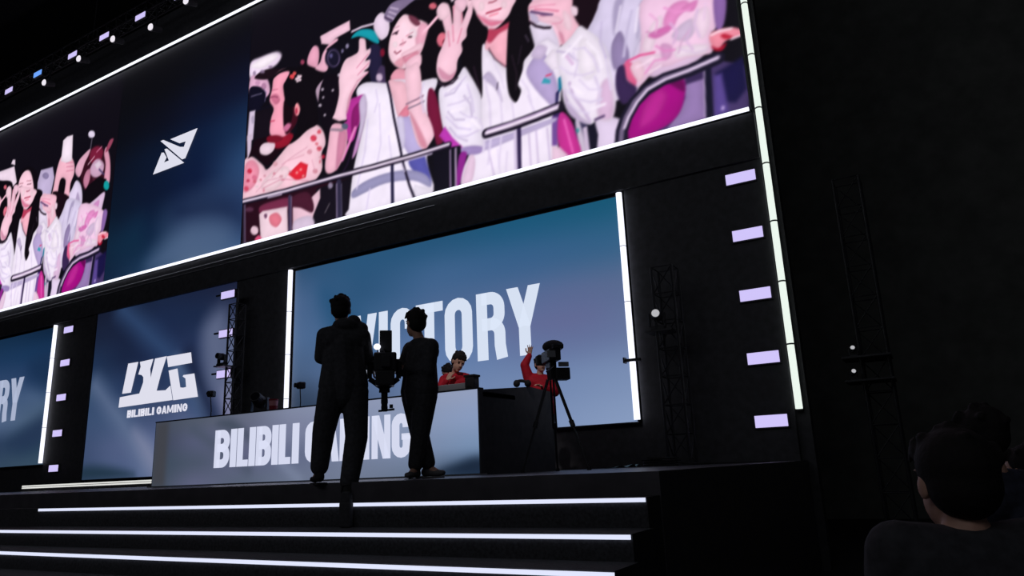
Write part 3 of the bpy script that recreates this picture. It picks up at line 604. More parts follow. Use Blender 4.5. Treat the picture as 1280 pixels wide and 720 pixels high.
["s",[242,212,224],1.4,[[54,24],[52,18],[44,16],[36,19],[30,26],[30,32],[35,37],[43,36],[51,31]]],
["s",[225,90,130],2,[[43,5],[57,13],[68,-4],[54,-8]]],
["s",[90,50,75],3,[[36,75],[33,72],[26,72],[17,74],[11,78],[11,82],[17,84],[25,83],[33,79]]],
["p",[238,202,215],1.6,[[154,56],[199,59],[230,76],[231,56],[214,25],[210,12],[157,-4]]],
["s",[74,28,48],2,[[151,77],[194,78],[213,49],[209,30],[177,47],[150,57]]],
["s",[220,205,225],2.5,[[160,23],[205,24],[215,-2],[162,-5]]],
["l",[120,115,120],1.2,1.9,[[257,39],[245,22]]],
["s",[150,140,165],2,[[265,75],[263,71],[260,70],[255,71],[252,76],[252,80],[255,83],[259,83],[263,80]]],
["p",[16,13,26],1.6,[[511,76],[549,81],[573,78],[571,-1],[515,-1]]],
["s",[150,40,150],2,[[569,60],[586,59],[575,25],[568,2],[561,4]]],
["s",[240,214,236],2,[[578,24],[593,54],[603,42],[595,5],[574,4]]],
["l",[218,211,233],2.5,3.8,[[628,190],[637,141],[637,78],[629,28]]],
["l",[218,211,233],2.5,3.0,[[658,165],[661,102],[651,15]]],
["l",[218,211,233],2.5,3.0,[[682,130],[686,80]]],
["l",[218,211,233],2.5,3.8,[[714,132],[725,98],[721,85]]],
["l",[218,211,233],2.5,4.5,[[615,116],[624,82],[620,53]]],
["l",[218,211,233],2.5,3.0,[[703,166],[715,144],[720,118]]],
["l",[218,211,233],2.5,1.9,[[647,223],[662,186],[667,162]]],
["l",[218,211,233],2.5,2.7,[[668,40],[663,-6]]],
["l",[218,211,233],2.5,1.8,[[649,51],[653,-7]]],
["l",[216,208,232],2.4,3.0,[[778,166],[794,148],[817,137],[837,137]]],
["l",[216,208,232],2.4,3.8,[[784,122],[806,97],[828,85],[848,84]]],
["l",[216,208,232],2.4,3.8,[[824,186],[839,162],[846,134]]],
["l",[216,208,232],2.4,3.0,[[803,184],[810,161],[803,139]]],
["l",[216,208,232],2.4,4.5,[[839,127],[846,99],[841,72]]],
["l",[216,208,232],2.4,2.7,[[811,131],[827,108],[849,101]]],
["l",[216,208,232],2.4,3.3,[[860,158],[862,128],[865,96]]],
["l",[216,208,232],2.4,2.7,[[798,198],[809,188],[824,186]]],
["l",[216,208,232],2.4,3.0,[[788,97],[804,77],[824,66]]],
["l",[246,243,252],3,4.5,[[785,184],[804,196],[819,208]]],
["l",[246,243,252],3,4.5,[[830,195],[846,169],[852,141]]],
["l",[246,243,252],3,4.5,[[796,124],[815,103]]],
["l",[246,243,252],3,4.5,[[830,73],[852,74]]],
["l",[212,204,230],2.2,3.6,[[541,190],[566,195],[588,210]]],
["l",[212,204,230],2.2,3.0,[[547,165],[572,163],[597,166]]],
["l",[212,204,230],2.2,3.9,[[543,143],[567,114],[595,103]]],
["l",[212,204,230],2.2,3.6,[[591,193],[600,161],[603,135]]],
["l",[212,204,230],2.2,3.6,[[560,100],[587,92],[615,97]]],
["l",[212,204,230],2.2,2.7,[[573,144],[589,130],[609,121]]],
["l",[246,243,252],3,4.5,[[548,194],[573,205]]],
["l",[246,243,252],3,4.5,[[554,150],[582,148]]],
["l",[246,243,252],3,6.0,[[599,121],[615,100]]],
["l",[214,208,234],2.5,3.3,[[355,192],[348,126],[328,53]]],
["l",[214,208,234],2.5,2.7,[[384,218],[388,131],[376,81]]],
["l",[214,208,234],2.5,2.7,[[408,143],[416,81]]],
["l",[214,208,234],2.5,2.7,[[435,86],[446,60]]],
["l",[214,208,234],2.5,3.0,[[361,45],[353,5]]],
["l",[214,208,234],2.5,3.0,[[412,40],[416,4]]],
["l",[214,208,234],2.5,2.7,[[375,252],[380,226],[372,204]]],
["l",[214,208,234],2.5,2.7,[[493,228],[485,204],[492,168]]],
["s",[206,196,222],3,[[332,238],[346,251],[353,221],[343,178],[331,154],[334,198]]],
["l",[196,190,218],2.5,4.5,[[911,222],[900,188],[891,147]]],
["l",[230,226,244],2.5,3.0,[[893,238],[881,195]]],
["l",[198,190,220],2.5,3.8,[[858,221],[853,187],[861,155]]],
["l",[238,234,248],2.5,3.3,[[922,223],[914,183]]],
["l",[226,150,200],2.2,3.0,[[923,105],[940,122],[958,119]]],
["l",[222,140,195],2.2,3.0,[[945,146],[957,133],[974,129]]],
["l",[214,180,216],2.2,3.8,[[971,176],[980,158],[973,141]]],
["l",[210,180,215],2.2,3.0,[[1000,156],[993,137],[1001,120]]],
["l",[214,190,220],2.2,3.8,[[1015,184],[1008,162],[1013,138]]],
["l",[226,200,226],2.2,3.0,[[1028,190],[1023,164]]],
["l",[226,170,210],2.2,3.0,[[940,205],[951,189],[947,170]]],
["l",[214,192,222],2.2,1.9,[[982,127],[1005,113],[1022,113]]],
["l",[250,232,244],2.2,3.0,[[931,105],[949,110]]],
["l",[230,150,205],2.2,3.0,[[964,207],[983,191],[1003,189]]],
["l",[250,228,242],2.2,3.0,[[911,121],[924,122],[938,128]]],
["l",[250,235,242],2,3.0,[[1031,134],[1044,136],[1061,134]]],
["s",[250,226,230],2,[[48,125],[47,123],[44,123],[40,125],[37,126],[37,128],[39,129],[43,128],[47,127]]],
["s",[232,172,186],2,[[70,144],[69,142],[67,142],[64,143],[62,145],[62,147],[64,148],[66,148],[69,146]]],
["s",[250,226,230],2,[[161,106],[160,104],[157,103],[154,104],[151,107],[151,110],[153,111],[157,111],[160,109]]],
["s",[236,150,170],2,[[68,111],[68,109],[66,108],[64,109],[62,111],[62,113],[64,115],[66,115],[67,113]]],
["s",[250,226,230],2,[[121,145],[121,143],[119,142],[117,143],[115,145],[115,148],[117,149],[119,149],[120,148]]],
["s",[222,110,130],2,[[148,134],[147,133],[144,132],[141,134],[139,135],[139,137],[141,137],[144,137],[147,135]]],
["s",[232,172,186],2,[[122,130],[121,128],[118,128],[114,129],[111,132],[111,134],[113,134],[117,134],[121,132]]],
["s",[236,150,170],2,[[127,121],[126,120],[123,120],[120,121],[117,122],[117,124],[119,124],[123,124],[126,122]]],
["s",[250,226,230],2,[[77,131],[76,129],[73,128],[69,129],[67,132],[67,135],[69,136],[72,136],[75,134]]],
["s",[222,110,130],2,[[40,138],[39,136],[36,135],[33,137],[30,139],[30,142],[32,144],[36,143],[39,141]]],
["s",[232,172,186],2,[[234,144],[233,143],[230,143],[227,144],[225,146],[225,148],[227,148],[230,147],[233,146]]],
["s",[236,150,170],2,[[99,142],[98,140],[96,140],[93,141],[91,143],[91,145],[93,146],[95,146],[98,144]]],
["s",[222,110,130],2,[[57,138],[56,136],[54,136],[51,137],[49,139],[49,140],[51,141],[53,141],[56,139]]],
["s",[250,226,230],2,[[54,136],[53,134],[50,134],[47,135],[44,137],[44,139],[46,140],[50,140],[53,138]]],
["s",[222,110,130],2,[[230,135],[230,133],[229,132],[227,133],[226,135],[226,138],[227,140],[228,140],[230,138]]],
["l",[214,164,180],2,1.9,[[41,114],[74,132],[113,129]]],
["l",[214,164,180],2,1.9,[[138,98],[171,101],[211,98]]],
["l",[214,164,180],2,1.9,[[117,158],[149,168],[190,178]]],
["l",[214,164,180],2,1.9,[[205,146],[215,118]]],
["s",[255,250,255],4,[[5,427],[25,436],[72,437],[93,425],[73,416],[37,412]]],
["s",[140,120,150],2.5,[[51,399],[49,397],[45,398],[39,400],[36,403],[36,406],[39,407],[44,406],[49,403]]],
["s",[150,130,160],2.5,[[75,403],[74,402],[70,402],[66,404],[63,407],[62,409],[65,409],[70,408],[74,406]]],
["s",[170,150,180],2.5,[[22,405],[21,401],[18,400],[15,402],[12,406],[12,411],[14,413],[17,413],[21,409]]],
["s",[210,160,195],2.5,[[37,376],[35,373],[31,372],[25,375],[22,379],[21,383],[25,385],[30,384],[35,381]]],
["s",[190,140,175],2.5,[[58,361],[57,357],[53,355],[47,358],[43,363],[43,369],[46,372],[52,371],[56,367]]],
["s",[190,180,205],2.5,[[25,289],[24,283],[21,281],[17,283],[15,289],[14,295],[16,300],[20,300],[23,296]]],
["l",[60,50,70],2,1.9,[[655,176],[653,164]]],
["l",[40,26,40],2,3.0,[[606,224],[612,196],[619,168]]],
["l",[44,30,44],2,1.9,[[686,219],[694,181],[691,151]]],
["l",[44,34,48],2,1.8,[[706,231],[698,199]]],
["l",[210,150,170],2,1.8,[[630,321],[643,304],[660,299]]],
["s",[255,226,234],3,[[634,339],[632,333],[628,332],[623,335],[621,341],[621,348],[624,352],[629,351],[633,346]]],
["s",[255,226,234],3,[[681,324],[680,319],[675,318],[671,321],[668,326],[669,332],[672,335],[676,334],[680,330]]],
["s",[255,236,242],3,[[430,333],[429,329],[425,327],[421,330],[418,334],[418,339],[421,342],[425,341],[429,338]]],
["s",[255,238,244],4,[[478,340],[475,334],[469,333],[463,336],[459,344],[459,351],[463,355],[470,354],[475,348]]],
["l",[222,150,170],1.6,1.7,[[442,339],[446,327],[440,326]]],
["l",[180,110,130],1.4,1.7,[[452,344],[468,346]]],
["s",[70,40,55],1.4,[[466,337],[465,335],[462,336],[459,337],[456,339],[456,341],[459,341],[462,340],[465,339]]],
["l",[60,50,76],1.2,9.0,[[144,79],[148,-2]]],
["l",[110,96,128],1.2,2.7,[[149,78],[152,-3]]],
["l",[46,42,66],1.2,13.5,[[280,78],[283,3]]],
["l",[128,116,146],1.2,3.0,[[275,76],[277,5]]],
["l",[96,90,116],1.2,1.9,[[288,73],[290,5]]],
["l",[36,34,64],1.2,7.5,[[416,81],[417,-10]]],
["l",[150,130,165],1.2,3.3,[[550,75],[549,-2]]],
["l",[175,155,185],1.2,3.9,[[562,75],[560,-2]]],
["l",[60,50,70],1.2,4.5,[[5,93],[11,0]]],
["l",[100,88,115],1.2,2.7,[[8,92],[15,0]]],
["l",[22,16,32],1.2,13.5,[[2,100],[139,94],[273,92],[376,88],[473,86],[547,86]]],
["l",[150,136,160],1.4,6.2,[[1,101],[139,94],[273,92],[376,88],[473,86],[547,87]]],
["l",[246,238,250],1.2,3.2,[[1,101],[139,95],[273,93],[376,89],[473,87],[547,88]]],
["l",[190,180,205],1.3,3.0,[[446,80],[509,79]]],
["l",[200,188,212],1.3,2.7,[[79,92],[120,90]]],
["l",[44,32,70],1.2,9.0,[[693,81],[690,-4]]],
["l",[206,196,222],2,6.0,[[686,80],[684,-2]]],
["l",[22,16,32],1.2,19.5,[[628,86],[680,86],[727,89],[772,93]]],
["l",[150,136,160],1.4,9.0,[[628,87],[680,87],[727,90],[772,94]]],
["l",[246,238,250],1.2,4.7,[[628,87],[680,88],[727,90],[772,95]]],
["l",[180,160,195],1.2,3.6,[[630,91],[680,92],[724,94],[772,98]]],
["s",[30,22,40],1.3,[[779,91],[778,87],[775,85],[772,87],[770,91],[771,96],[773,99],[776,99],[778,96]]],
["l",[24,20,40],1.2,21.0,[[873,-4],[877,20],[886,40],[902,62],[923,77],[952,86],[993,87],[1036,93]]],
["l",[110,98,126],1.3,8.2,[[873,-3],[877,20],[886,41],[902,63],[923,78],[952,87],[993,88],[1036,94]]],
["l",[214,200,225],1.2,4.8,[[882,24],[890,40],[906,61],[925,77],[955,85],[993,88],[1036,94]]]]
FX = np.arange(0, 1073, 2.0); FY = np.arange(0, 586, 2.0)
feed = paint(np.zeros((len(FY), len(FX), 3)) + np.array([14, 11, 20.]), FX, FY, CROWD, .13)
rn = np.random.default_rng(5)
feed = blur(feed, 1)
feed = feed * (1 + .012 * grain(len(FY), len(FX), 14, rn) + .008 * grain(len(FY), len(FX), 6, rn))[..., None] * np.array([1.03, .995, 1.02])
feed_me = display_mesh('crowd_feed', 12 * 1.072, 12 * .585, feed)
screen('video_screen', 'huge right video screen showing a waving crowd behind a railing', -14.826, 5.916, 12.864, 7.02, feed_me, cat='video screen', group='video screens with the crowd picture')
screen('video_screen', 'huge left video screen cut by the frame edge, showing the same crowd', -33.66, 5.916, 12.864, 7.02, feed_me, cat='video screen', group='video screens with the crowd picture')

mid = table(120, 140, [[(9, 8, 13)] * 4, [(9, 9, 15), (9, 9, 15), (10, 11, 20), (12, 12, 24)], [(9, 11, 20), (11, 13, 26), (12, 17, 38), (14, 19, 42)], [(10, 17, 33), (11, 22, 44), (13, 28, 58), (22, 44, 78)], [(10, 22, 40), (11, 22, 46), (13, 26, 58), (40, 68, 108)], [(14, 36, 58), (14, 34, 62), (66, 88, 122), (44, 66, 106)], [(14, 34, 60), (26, 54, 84), (88, 110, 138), (62, 90, 130)]])
gx, gz = np.linspace(0, 5.97, 120), np.linspace(0, 7.02, 140)
mid = blur(paint(mid, gx, gz, [['s', (12, 24, 56), .9, [(3.4, 1.6), (5.2, 1.4), (5.97, .7), (5.2, .9), (3.6, 1.3)]], ['s', (74, 96, 130), .7, [(2.2, .1), (3.2, .7), (4.6, .9), (5.5, .5), (5, 0)]], ['s', (14, 42, 66), .8, [(.6, .9), (1.4, 1.5), (1.6, .8)]]]), 3)
mscr = screen('emblem_screen', 'tall dark blue screen with a white split diamond emblem between two video screens', -20.79, 5.916, 5.955, 7.02, display_mesh('cloud_picture', 5.955, 7.02, mid))
em = [[(-18.10, 9.81), (-16.90, 9.82), (-17.35, 9.02), (-17.49, 9.02), (-18.56, 9.88), (-18.43, 9.88), (-17.62, 9.44), (-17.44, 9.39), (-17.37, 9.55), (-17.67, 9.57)],
      [(-18.34, 9.56), (-18.23, 9.55), (-17.39, 8.89), (-18.79, 8.88), (-18.46, 9.48), (-18.37, 9.46), (-18.22, 9.27), (-18.33, 9.13), (-18.09, 9.14)]]
for poly in em: MB().prism([(x + 20.79, z - 5.916) for x, z in poly], -.012, -.002).build('emblem_half', LOGO, mscr)

vic = table(170, 90, [[(46, 80, 116), (40, 84, 122), (34, 82, 118), (22, 84, 118), (16, 84, 114)], [(70, 98, 138), (44, 84, 122), (62, 98, 140), (54, 94, 136), (48, 94, 132)], [(76, 104, 144), (60, 96, 136), (78, 104, 146), (82, 104, 146), (86, 104, 142)], [(68, 92, 126), (90, 114, 156), (94, 122, 168), (98, 120, 162), (98, 114, 154)], [(56, 72, 98), (76, 94, 126), (112, 134, 174), (112, 134, 174), (120, 140, 178)], [(66, 80, 106), (94, 112, 146), (124, 144, 182), (124, 144, 182), (134, 154, 190)]])
gx, gz = np.linspace(0, 8.34, 170), np.linspace(0, 4.13, 90)
vic = blur(paint(vic, gx, gz, [['s', (32, 78, 116), .5, [(.9, 3.5), (1.6, 3.0), (2.3, 2.2), (2.1, 2.0), (1.3, 2.5)]], ['s', (44, 60, 84), .5, [(0, 0), (0, 1.1), (.5, 1.2), (1.2, .6), (1.4, 0)]], ['s', (98, 102, 146), .9, [(5.9, 1.9), (6.8, 2.2), (7.7, 2.0), (7.0, 1.7)]]]), 4)
vs = screen('victory_screen', 'wide blue screen reading VICTORY behind the desk, right of the stage', -12.80, .756, 8.34, 4.128, display_mesh('victory_picture', 8.34, 4.128, vic))
VICT = [('V', -10.98, -10.27), ('I', -10.20, -9.96), ('C', -9.87, -9.24), ('T', -9.19, -8.50), ('O', -8.45, -7.78), ('R', -7.67, -7.02), ('Y', -6.96, -6.21)]
for ch, a, b in VICT: letter(ch, a + 12.80, b + 12.80, 2.145 - .756, 3.50 - .756, 0, .182, LETTER, vs)
vl = table(170, 90, [[(30, 52, 76), (24, 50, 76), (18, 44, 72), (14, 36, 62)], [(40, 62, 92), (30, 56, 88), (26, 54, 88), (20, 50, 84)], [(66, 88, 118), (54, 80, 112), (42, 66, 102), (30, 54, 90)], [(84, 104, 134), (76, 98, 130), (62, 84, 118), (70, 92, 124)], [(70, 88, 122), (84, 98, 134), (78, 98, 130), (66, 88, 112)], [(44, 60, 88), (40, 58, 86), (42, 60, 88), (40, 66, 86)], [(46, 62, 88), (46, 66, 92), (50, 70, 92), (54, 76, 96)]])
gx, gz = np.linspace(0, 8.34, 170), np.linspace(0, 4.13, 90)
vl = blur(paint(vl, gx, gz, [['s', (24, 48, 80), .5, [(7.2, 2.6), (8.34, 2.2), (8.34, 3.4), (7.0, 3.2)]], ['s', (36, 54, 82), .35, [(6.2, .7), (7.4, 1.25), (8.34, 1.45), (8.34, .7), (7.2, .4)]]]), 3)
vsl = screen('victory_screen', 'wide blue screen at the far left edge, only the letters RY in view', -31.30, .756, 8.34, 4.128, display_mesh('victory_picture_dark', 8.34, 4.128, vl))
for ch, a, b in VICT: letter(ch, a - 18.38 + 31.30, b - 18.38 + 31.30, 2.16 - .756, 3.50 - .756, 0, .182, LETTERL, vsl)

bl = table(130, 110, [[(20, 26, 46), (22, 32, 56), (24, 36, 62), (24, 32, 58), (22, 27, 50)], [(24, 34, 58), (22, 32, 58), (26, 40, 72), (26, 40, 70), (42, 50, 78)], [(30, 48, 78), (24, 36, 64), (26, 38, 70), (36, 50, 84), (88, 98, 128)], [(52, 74, 106), (38, 56, 90), (36, 52, 86), (44, 58, 92), (98, 106, 136)], [(58, 78, 112), (64, 84, 118), (62, 76, 110), (74, 88, 124), (122, 124, 156)], [(62, 78, 112), (78, 92, 128), (84, 98, 136), (104, 112, 146), (122, 122, 152)], [(56, 72, 104), (74, 90, 126), (86, 102, 138), (102, 112, 144), (108, 112, 140)]])
gx, gz = np.linspace(0, 6.02, 130), np.linspace(0, 4.9, 110)
bl = blur(paint(bl, gx, gz, [['l', (46, 70, 108), .5, .5, [(1.2, 4.7), (3.4, 3.2), (5.2, 1.4)]], ['l', (84, 104, 138), .3, .25, [(3.8, 2.9), (4.6, 2.1), (5.3, 1.3)]], ['l', (22, 30, 56), .4, .35, [(4.3, 3.0), (5.0, 2.0), (5.5, 1.2)]], ['s', (90, 100, 130), .45, [(4.8, 3.6), (5.6, 4.0), (5.8, 2.4), (5.2, 2.2)]], ['l', (96, 112, 144), .5, .3, [(.2, 2.6), (1.6, 1.5), (2.8, .3)]], ['s', (120, 128, 158), .35, [(2.2, 1.2), (2.9, .9), (3.6, .2), (3.2, 0), (2.6, .6)]], ['s', (34, 54, 72), .18, [(0, 0), (0, .34), (1.2, .3), (2.4, .04)]]]), 2)
bs = screen('team_screen', 'dark blue screen with a large white angular team logo, left of the desk', -20.90, .25, 6.02, 4.90, display_mesh('beam_picture', 6.02, 4.9, bl))
logo = [[(-19.19, 3.33), (-18.75, 3.33), (-18.97, 2.51), (-19.35, 2.51)],
        [(-19.44, 2.42), (-18.57, 2.45), (-18.44, 2.74), (-18.45, 2.88), (-18.54, 2.95), (-18.69, 2.98), (-18.61, 3.18), (-18.66, 3.32), (-18.09, 3.34), (-18.19, 3.08), (-18.14, 2.85), (-18.12, 2.76), (-18.31, 2.15), (-19.46, 2.14)],
        [(-18.0, 3.34), (-17.52, 3.35), (-17.71, 2.89), (-17.84, 2.46), (-17.45, 2.44), (-17.27, 2.54), (-17.14, 2.16), (-18.29, 2.15)],
        [(-17.5, 3.34), (-16.52, 3.34), (-16.45, 3.06), (-17.41, 3.05)],
        [(-17.38, 2.95), (-17.03, 2.97), (-16.96, 2.76), (-16.86, 2.46), (-16.72, 2.44), (-16.61, 2.45), (-16.66, 2.67), (-16.78, 2.74), (-16.75, 2.77), (-16.33, 2.77), (-16.13, 2.16), (-17.10, 2.15)]]
for poly in logo: MB().prism([(x + 20.90, z - .25) for x, z in poly], -.012, -.002).build('logo_piece', LOGO, bs)
sub = MB()
def run(word, xa, xb, z0, z1):
    ws = {'I': .45, 'M': 1.35}; tot = sum(ws.get(c, 1) + .18 for c in word) - .18; k = (xb - xa) / tot; x = xa
    for c in word:
        wd = ws.get(c, 1) * k; letter(c, x + 20.9, x + wd + 20.9, z0 - .25, z1 - .25, 0, .27, LOGO, bs, sub); x += wd + .18 * k
run('BILIBILI', -19.04, -17.88, 1.83, 2.03); run('GAMING', -17.76, -16.52, 1.83, 2.03)
lt = sub.build('lettering', LOGO, bs); lt['kind'] = 'stuff'

# ------------------------------------------------------------------ players' desk with LED front
dk = thing('players_desk', 'long players desk whose lit front reads BILIBILI GAMING', 'desk', (-11.85, 8.0, 0))
dimg = table(160, 40, [[(66, 74, 90), (80, 88, 104), (98, 104, 124), (128, 136, 162), (138, 148, 176), (142, 152, 180), (146, 158, 188)], [(58, 66, 84), (84, 90, 118), (94, 98, 124), (118, 124, 152), (126, 136, 166), (134, 148, 178), (136, 154, 190)], [(58, 72, 88), (74, 84, 104), (94, 98, 128), (96, 104, 132), (116, 126, 154), (122, 136, 166), (118, 142, 176)], [(62, 74, 88), (92, 96, 124), (86, 96, 116), (104, 114, 138), (112, 122, 146), (104, 118, 142), (34, 54, 78)]])
gx, gz = np.linspace(0, 6.69, 160), np.linspace(0, 1.07, 40)
dimg = blur(paint(dimg, gx, gz, [['p', (64, 66, 74), .06, [(0, 0), (.35, 0), (.35, 1.07), (0, 1.07)]], ['s', (64, 74, 90), .12, [(1.6, .95), (2.2, .75), (2.5, .62), (2.0, .98)]], ['l', (72, 82, 100), .14, .12, [(1.0, .9), (2.4, .2)]], ['l', (122, 132, 158), .12, .1, [(3.0, .35), (3.5, .02)]], ['s', (26, 40, 60), .08, [(6.0, .02), (6.69, .0), (6.69, .2), (6.3, .12)]]]), 2)
d = bpy.data.objects.new('display', display_mesh('desk_picture', 6.69, 1.07, dimg)); COL.objects.link(d); d.parent = dk; d.location = (0.02, 0, .02)
MB().box((0, .006, 0), (6.73, .10, 1.10)).build('front_panel', BLACK, dk)
MB().box((0, .10, 1.0), (6.73, .95, 1.06)).build('desktop', BLACKM, dk)
sp = MB().prism([(0, 0), (2.0, 0), (2.0, 1.19), (1.3, 1.22), (0, 1.09)], 0, .08).build('side_panel', BLACK, dk)
sp.rotation_euler = (0, 0, math.pi / 2); sp.location = (6.73, .1, 0)
MB().box((0, .1, 0), (.08, 1.9, 1.09)).build('side_panel', BLACK, dk)
MB().box((-.03, -.05, 0), (6.76, .10, .018)).build('base_rail', SILVER, dk)
MB().box((0, -.004, 1.092), (6.73, .12, 1.112)).build('top_rail', BLACKM, dk)
GAM = [('B', -10.24, -9.89), ('I', -9.86, -9.725), ('L', -9.70, -9.45), ('I', -9.425, -9.29), ('B', -9.265, -8.94), ('I', -8.915, -8.785), ('L', -8.76, -8.52), ('I', -8.48, -8.345), ('G', -8.21, -7.88), ('A', -7.86, -7.54), ('M', -7.52, -7.13), ('I', -7.11, -6.97), ('N', -6.92, -6.59), ('G', -6.56, -6.24)]
for ch, a, b in GAM: letter(ch, a + 11.85, b + 11.85, .268, .865, 0, .215, LETTERD, dk)

# ------------------------------------------------------------------ light bars
def bar(label, a, b, r, nseg, m, clip=True, depth=.09, gap=.006):
    """a row of glowing tubes on a black channel, tubes butting with thin dark joints"""
    a = Vector(a); b = Vector(b); t = thing('light_bar', label, 'light bar', a, group='white light bars framing the screens'); L = b - a
    for k in range(nseg):
        p = L * (k / nseg); q = L * ((k + 1) / nseg); e = L.normalized() * gap
        MB().tube(p + e, q - e, r, n=12).build('tube', m, t, smooth=False)
        if clip and k: MB().tube(p - e * .95, p + e * .95, r * 1.02, n=12).build('joint', BLACKM, t)
    n = Vector((0, r * .8, 0)); horizontal = abs(L.x) > abs(L.z)
    lo = Vector((min(0, L.x), r * .75, min(0, L.z))); hi = Vector((max(0, L.x), depth, max(0, L.z)))
    g = r * .85
    if horizontal: lo.z -= g; hi.z += g
    else: lo.x -= g; hi.x += g
    MB().box(lo, hi).build('channel', BLACK, t)
    return t
bar('long white light line under the big video screens', (-34.0, 11.90, 5.865), (-1.965, 11.90, 5.865), .036, 16, TUBE, clip=False, depth=.22, gap=.0)
bar('long white light line along the top of the screen wall', (-34.0, 11.93, 13.0), (-1.965, 11.93, 13.0), .035, 16, TUBE, clip=False, depth=.2, gap=.0)
bar('tall segmented light bar closing the screen wall at its right end', (-1.82, 11.97, .76), (-1.82, 11.97, 13.0), .055, 12, TUBEG, depth=.16, gap=.013)
vb = bar('vertical light bar right of the screen reading VICTORY', (-4.44, 11.93, .78), (-4.44, 11.93, 4.92), .055, 4, TUBE)
MB().box((-.13, -.065, 1.0), (.16, .0, 1.05)).box((-.14, -.09, .98), (-.11, .02, 1.08)).build('clamp', BLACKM, vb)
bar('vertical light bar at the left edge of the screen reading VICTORY', (-12.90, 11.93, .80), (-12.90, 11.93, 4.92), .055, 4, TUBE)
bar('vertical light bar at the right edge of the far left screen', (-22.98, 11.93, .78), (-22.98, 11.93, 4.92), .055, 4, TUBE)

# ------------------------------------------------------------------ small panel lights
def panel_light(label, x, y, z, m=VIOLET, wd=.49, ht=.185, back=.16):
    t = thing('panel_light', label, 'panel light', (x, y, z), group='violet panel lights around the stage')
    MB().box((-wd / 2 - .02, .012, -ht / 2 - .02), (wd / 2 + .02, .07, ht / 2 + .02)).build('housing', BLACKM, t)
    MB().box((-wd / 2, -.004, -ht / 2), (wd / 2, .012, ht / 2), .003).build('lens', m, t)
    MB().box((-.04, .07, -.04), (.04, back, .04)).build('bracket', BLACKM, t)
    return t
ORD = ['topmost', 'second from top', 'middle one', 'second from bottom', 'lowest']
ZS = [4.69, 3.68, 2.65, 1.61, .615]
for k in range(5): panel_light(ORD[k] + ' of five violet panel lights on the far right black column', -2.25, 11.93, ZS[k], back=.05 + .01)
for k in range(5): panel_light(ORD[k] + ' of five violet panel lights right of the far left screen', -22.27, 11.93, ZS[k], wd=.46, back=.06)
for k in range(3): panel_light(['topmost', 'second', 'lowest visible'][k] + ' violet panel light on the truss beside the logo screen', -15.22 * .9633, 11.56, .06 + (ZS[k] - .06) * .9633, wd=.475, ht=.178, back=.02)

# ------------------------------------------------------------------ lattice truss helper
def truss_parts(t, a, b, half, step, rc=.024, rb=.011):
    a = Vector(a); b = Vector(b); d = (b - a).normalized(); L = (b - a).length
    s1 = Vector((0, 1, 0)); s2 = d.cross(s1).normalized()
    cs = [s1 * (half * i) + s2 * (half * j) for i, j in ((-1, -1), (1, -1), (1, 1), (-1, 1))]
    for c in cs: MB().tube(a + c, b + c, rc, n=8).build('chord', BLACKM, t)
    n = max(1, int(L / step)); br = MB()
    for k in range(n + 1):
        p = a + d * (L * k / n)
        for i in range(4):
            br.tube(p + cs[i], p + cs[(i + 1) % 4], rb, n=6)
            if k < n:
                q = a + d * (L * (k + 1) / n); br.tube(p + cs[i], q + cs[(i + 1) % 4], rb, n=6)
    br.build('bracing', BLACKM, t)
tr = thing('truss_tower', 'slim black lattice truss tower against the right side of the logo screen', 'truss', (-14.32, 11.6, .17))
MB().box((-.3, -.3, -.17), (.3, .3, -.14)).build('base_plate', BLACKM, tr)
truss_parts(tr, (0, 0, -.14), (0, 0, 4.05), .13, .36)
for z in (4.38, 3.42, 2.42): MB().box((-.8, -.02, z - .02), (.0, .02, z + .02)).build('cross_arm', BLACKM, tr)
MB().tube((0, 0, 4.0), (0, 0, 4.46), .03).build('pole', BLACKM, tr)

def moving_head(label, loc, yaw=0, tilt=.6, lens=None, scale=1.0, down=False):
    t = thing('moving_head_light', label, 'stage light', loc, yaw); t.scale = (scale,) * 3
    sgn = -1 if down else 1
    MB().box((-.16, -.12, 0 if not down else -.08), (.16, .12, .08 if not down else 0), .02).build('base', BLACKM, t)
    y = MB()
    for s in (-1, 1): y.box((s * .17 - .02, -.06, min(.08 * sgn, .40 * sgn)), (s * .17 + .02, .06, max(.08 * sgn, .40 * sgn)), .01)
    y.box((-.19, -.06, min(.08 * sgn, .11 * sgn)), (.19, .06, max(.08 * sgn, .11 * sgn))); y.build('yoke', BLACKM, t)
    c = Vector((0, 0, .33 * sgn)); dv = Vector((0, -math.cos(tilt), math.sin(tilt) * sgn))
    MB().ball(c, .13).tube(c, c + dv * .22, .12, .105, 16).tube(c, c - dv * .14, .12, .09, 16).build('head', BLACK, t, smooth=False)
    MB().tube(c + dv * .2, c + dv * .225, .09, .09, 16).build('lens', lens or GLASS, t)
    return t
moving_head('dark round moving head light standing on the lattice truss', (-14.44, 11.33, 2.70), 0, .1, scale=.66)
MB().box((-.25, -.40, 2.50), (.1, .1, 2.53)).build('shelf', BLACKM, tr)

# right-hand black truss with two glinting fixtures
t2 = thing('truss_tower', 'barely visible black truss tower right of the VICTORY screen', 'truss', (-3.55, 11.4, 0))
MB().box((-.35, -.35, 0), (.35, .35, .03)).build('base_plate', BLACKM, t2)
truss_parts(t2, (0, 0, .03), (0, 0, 3.2), .17, .42)
MB().box((-.36, -.22, 2.12), (.1, .2, 2.15)).build('shelf', BLACKM, t2)
moving_head('glinting moving head light on dark truss right of VICTORY screen', (-3.72, 11.3, 2.15), .2, .15, DIMW, .72)

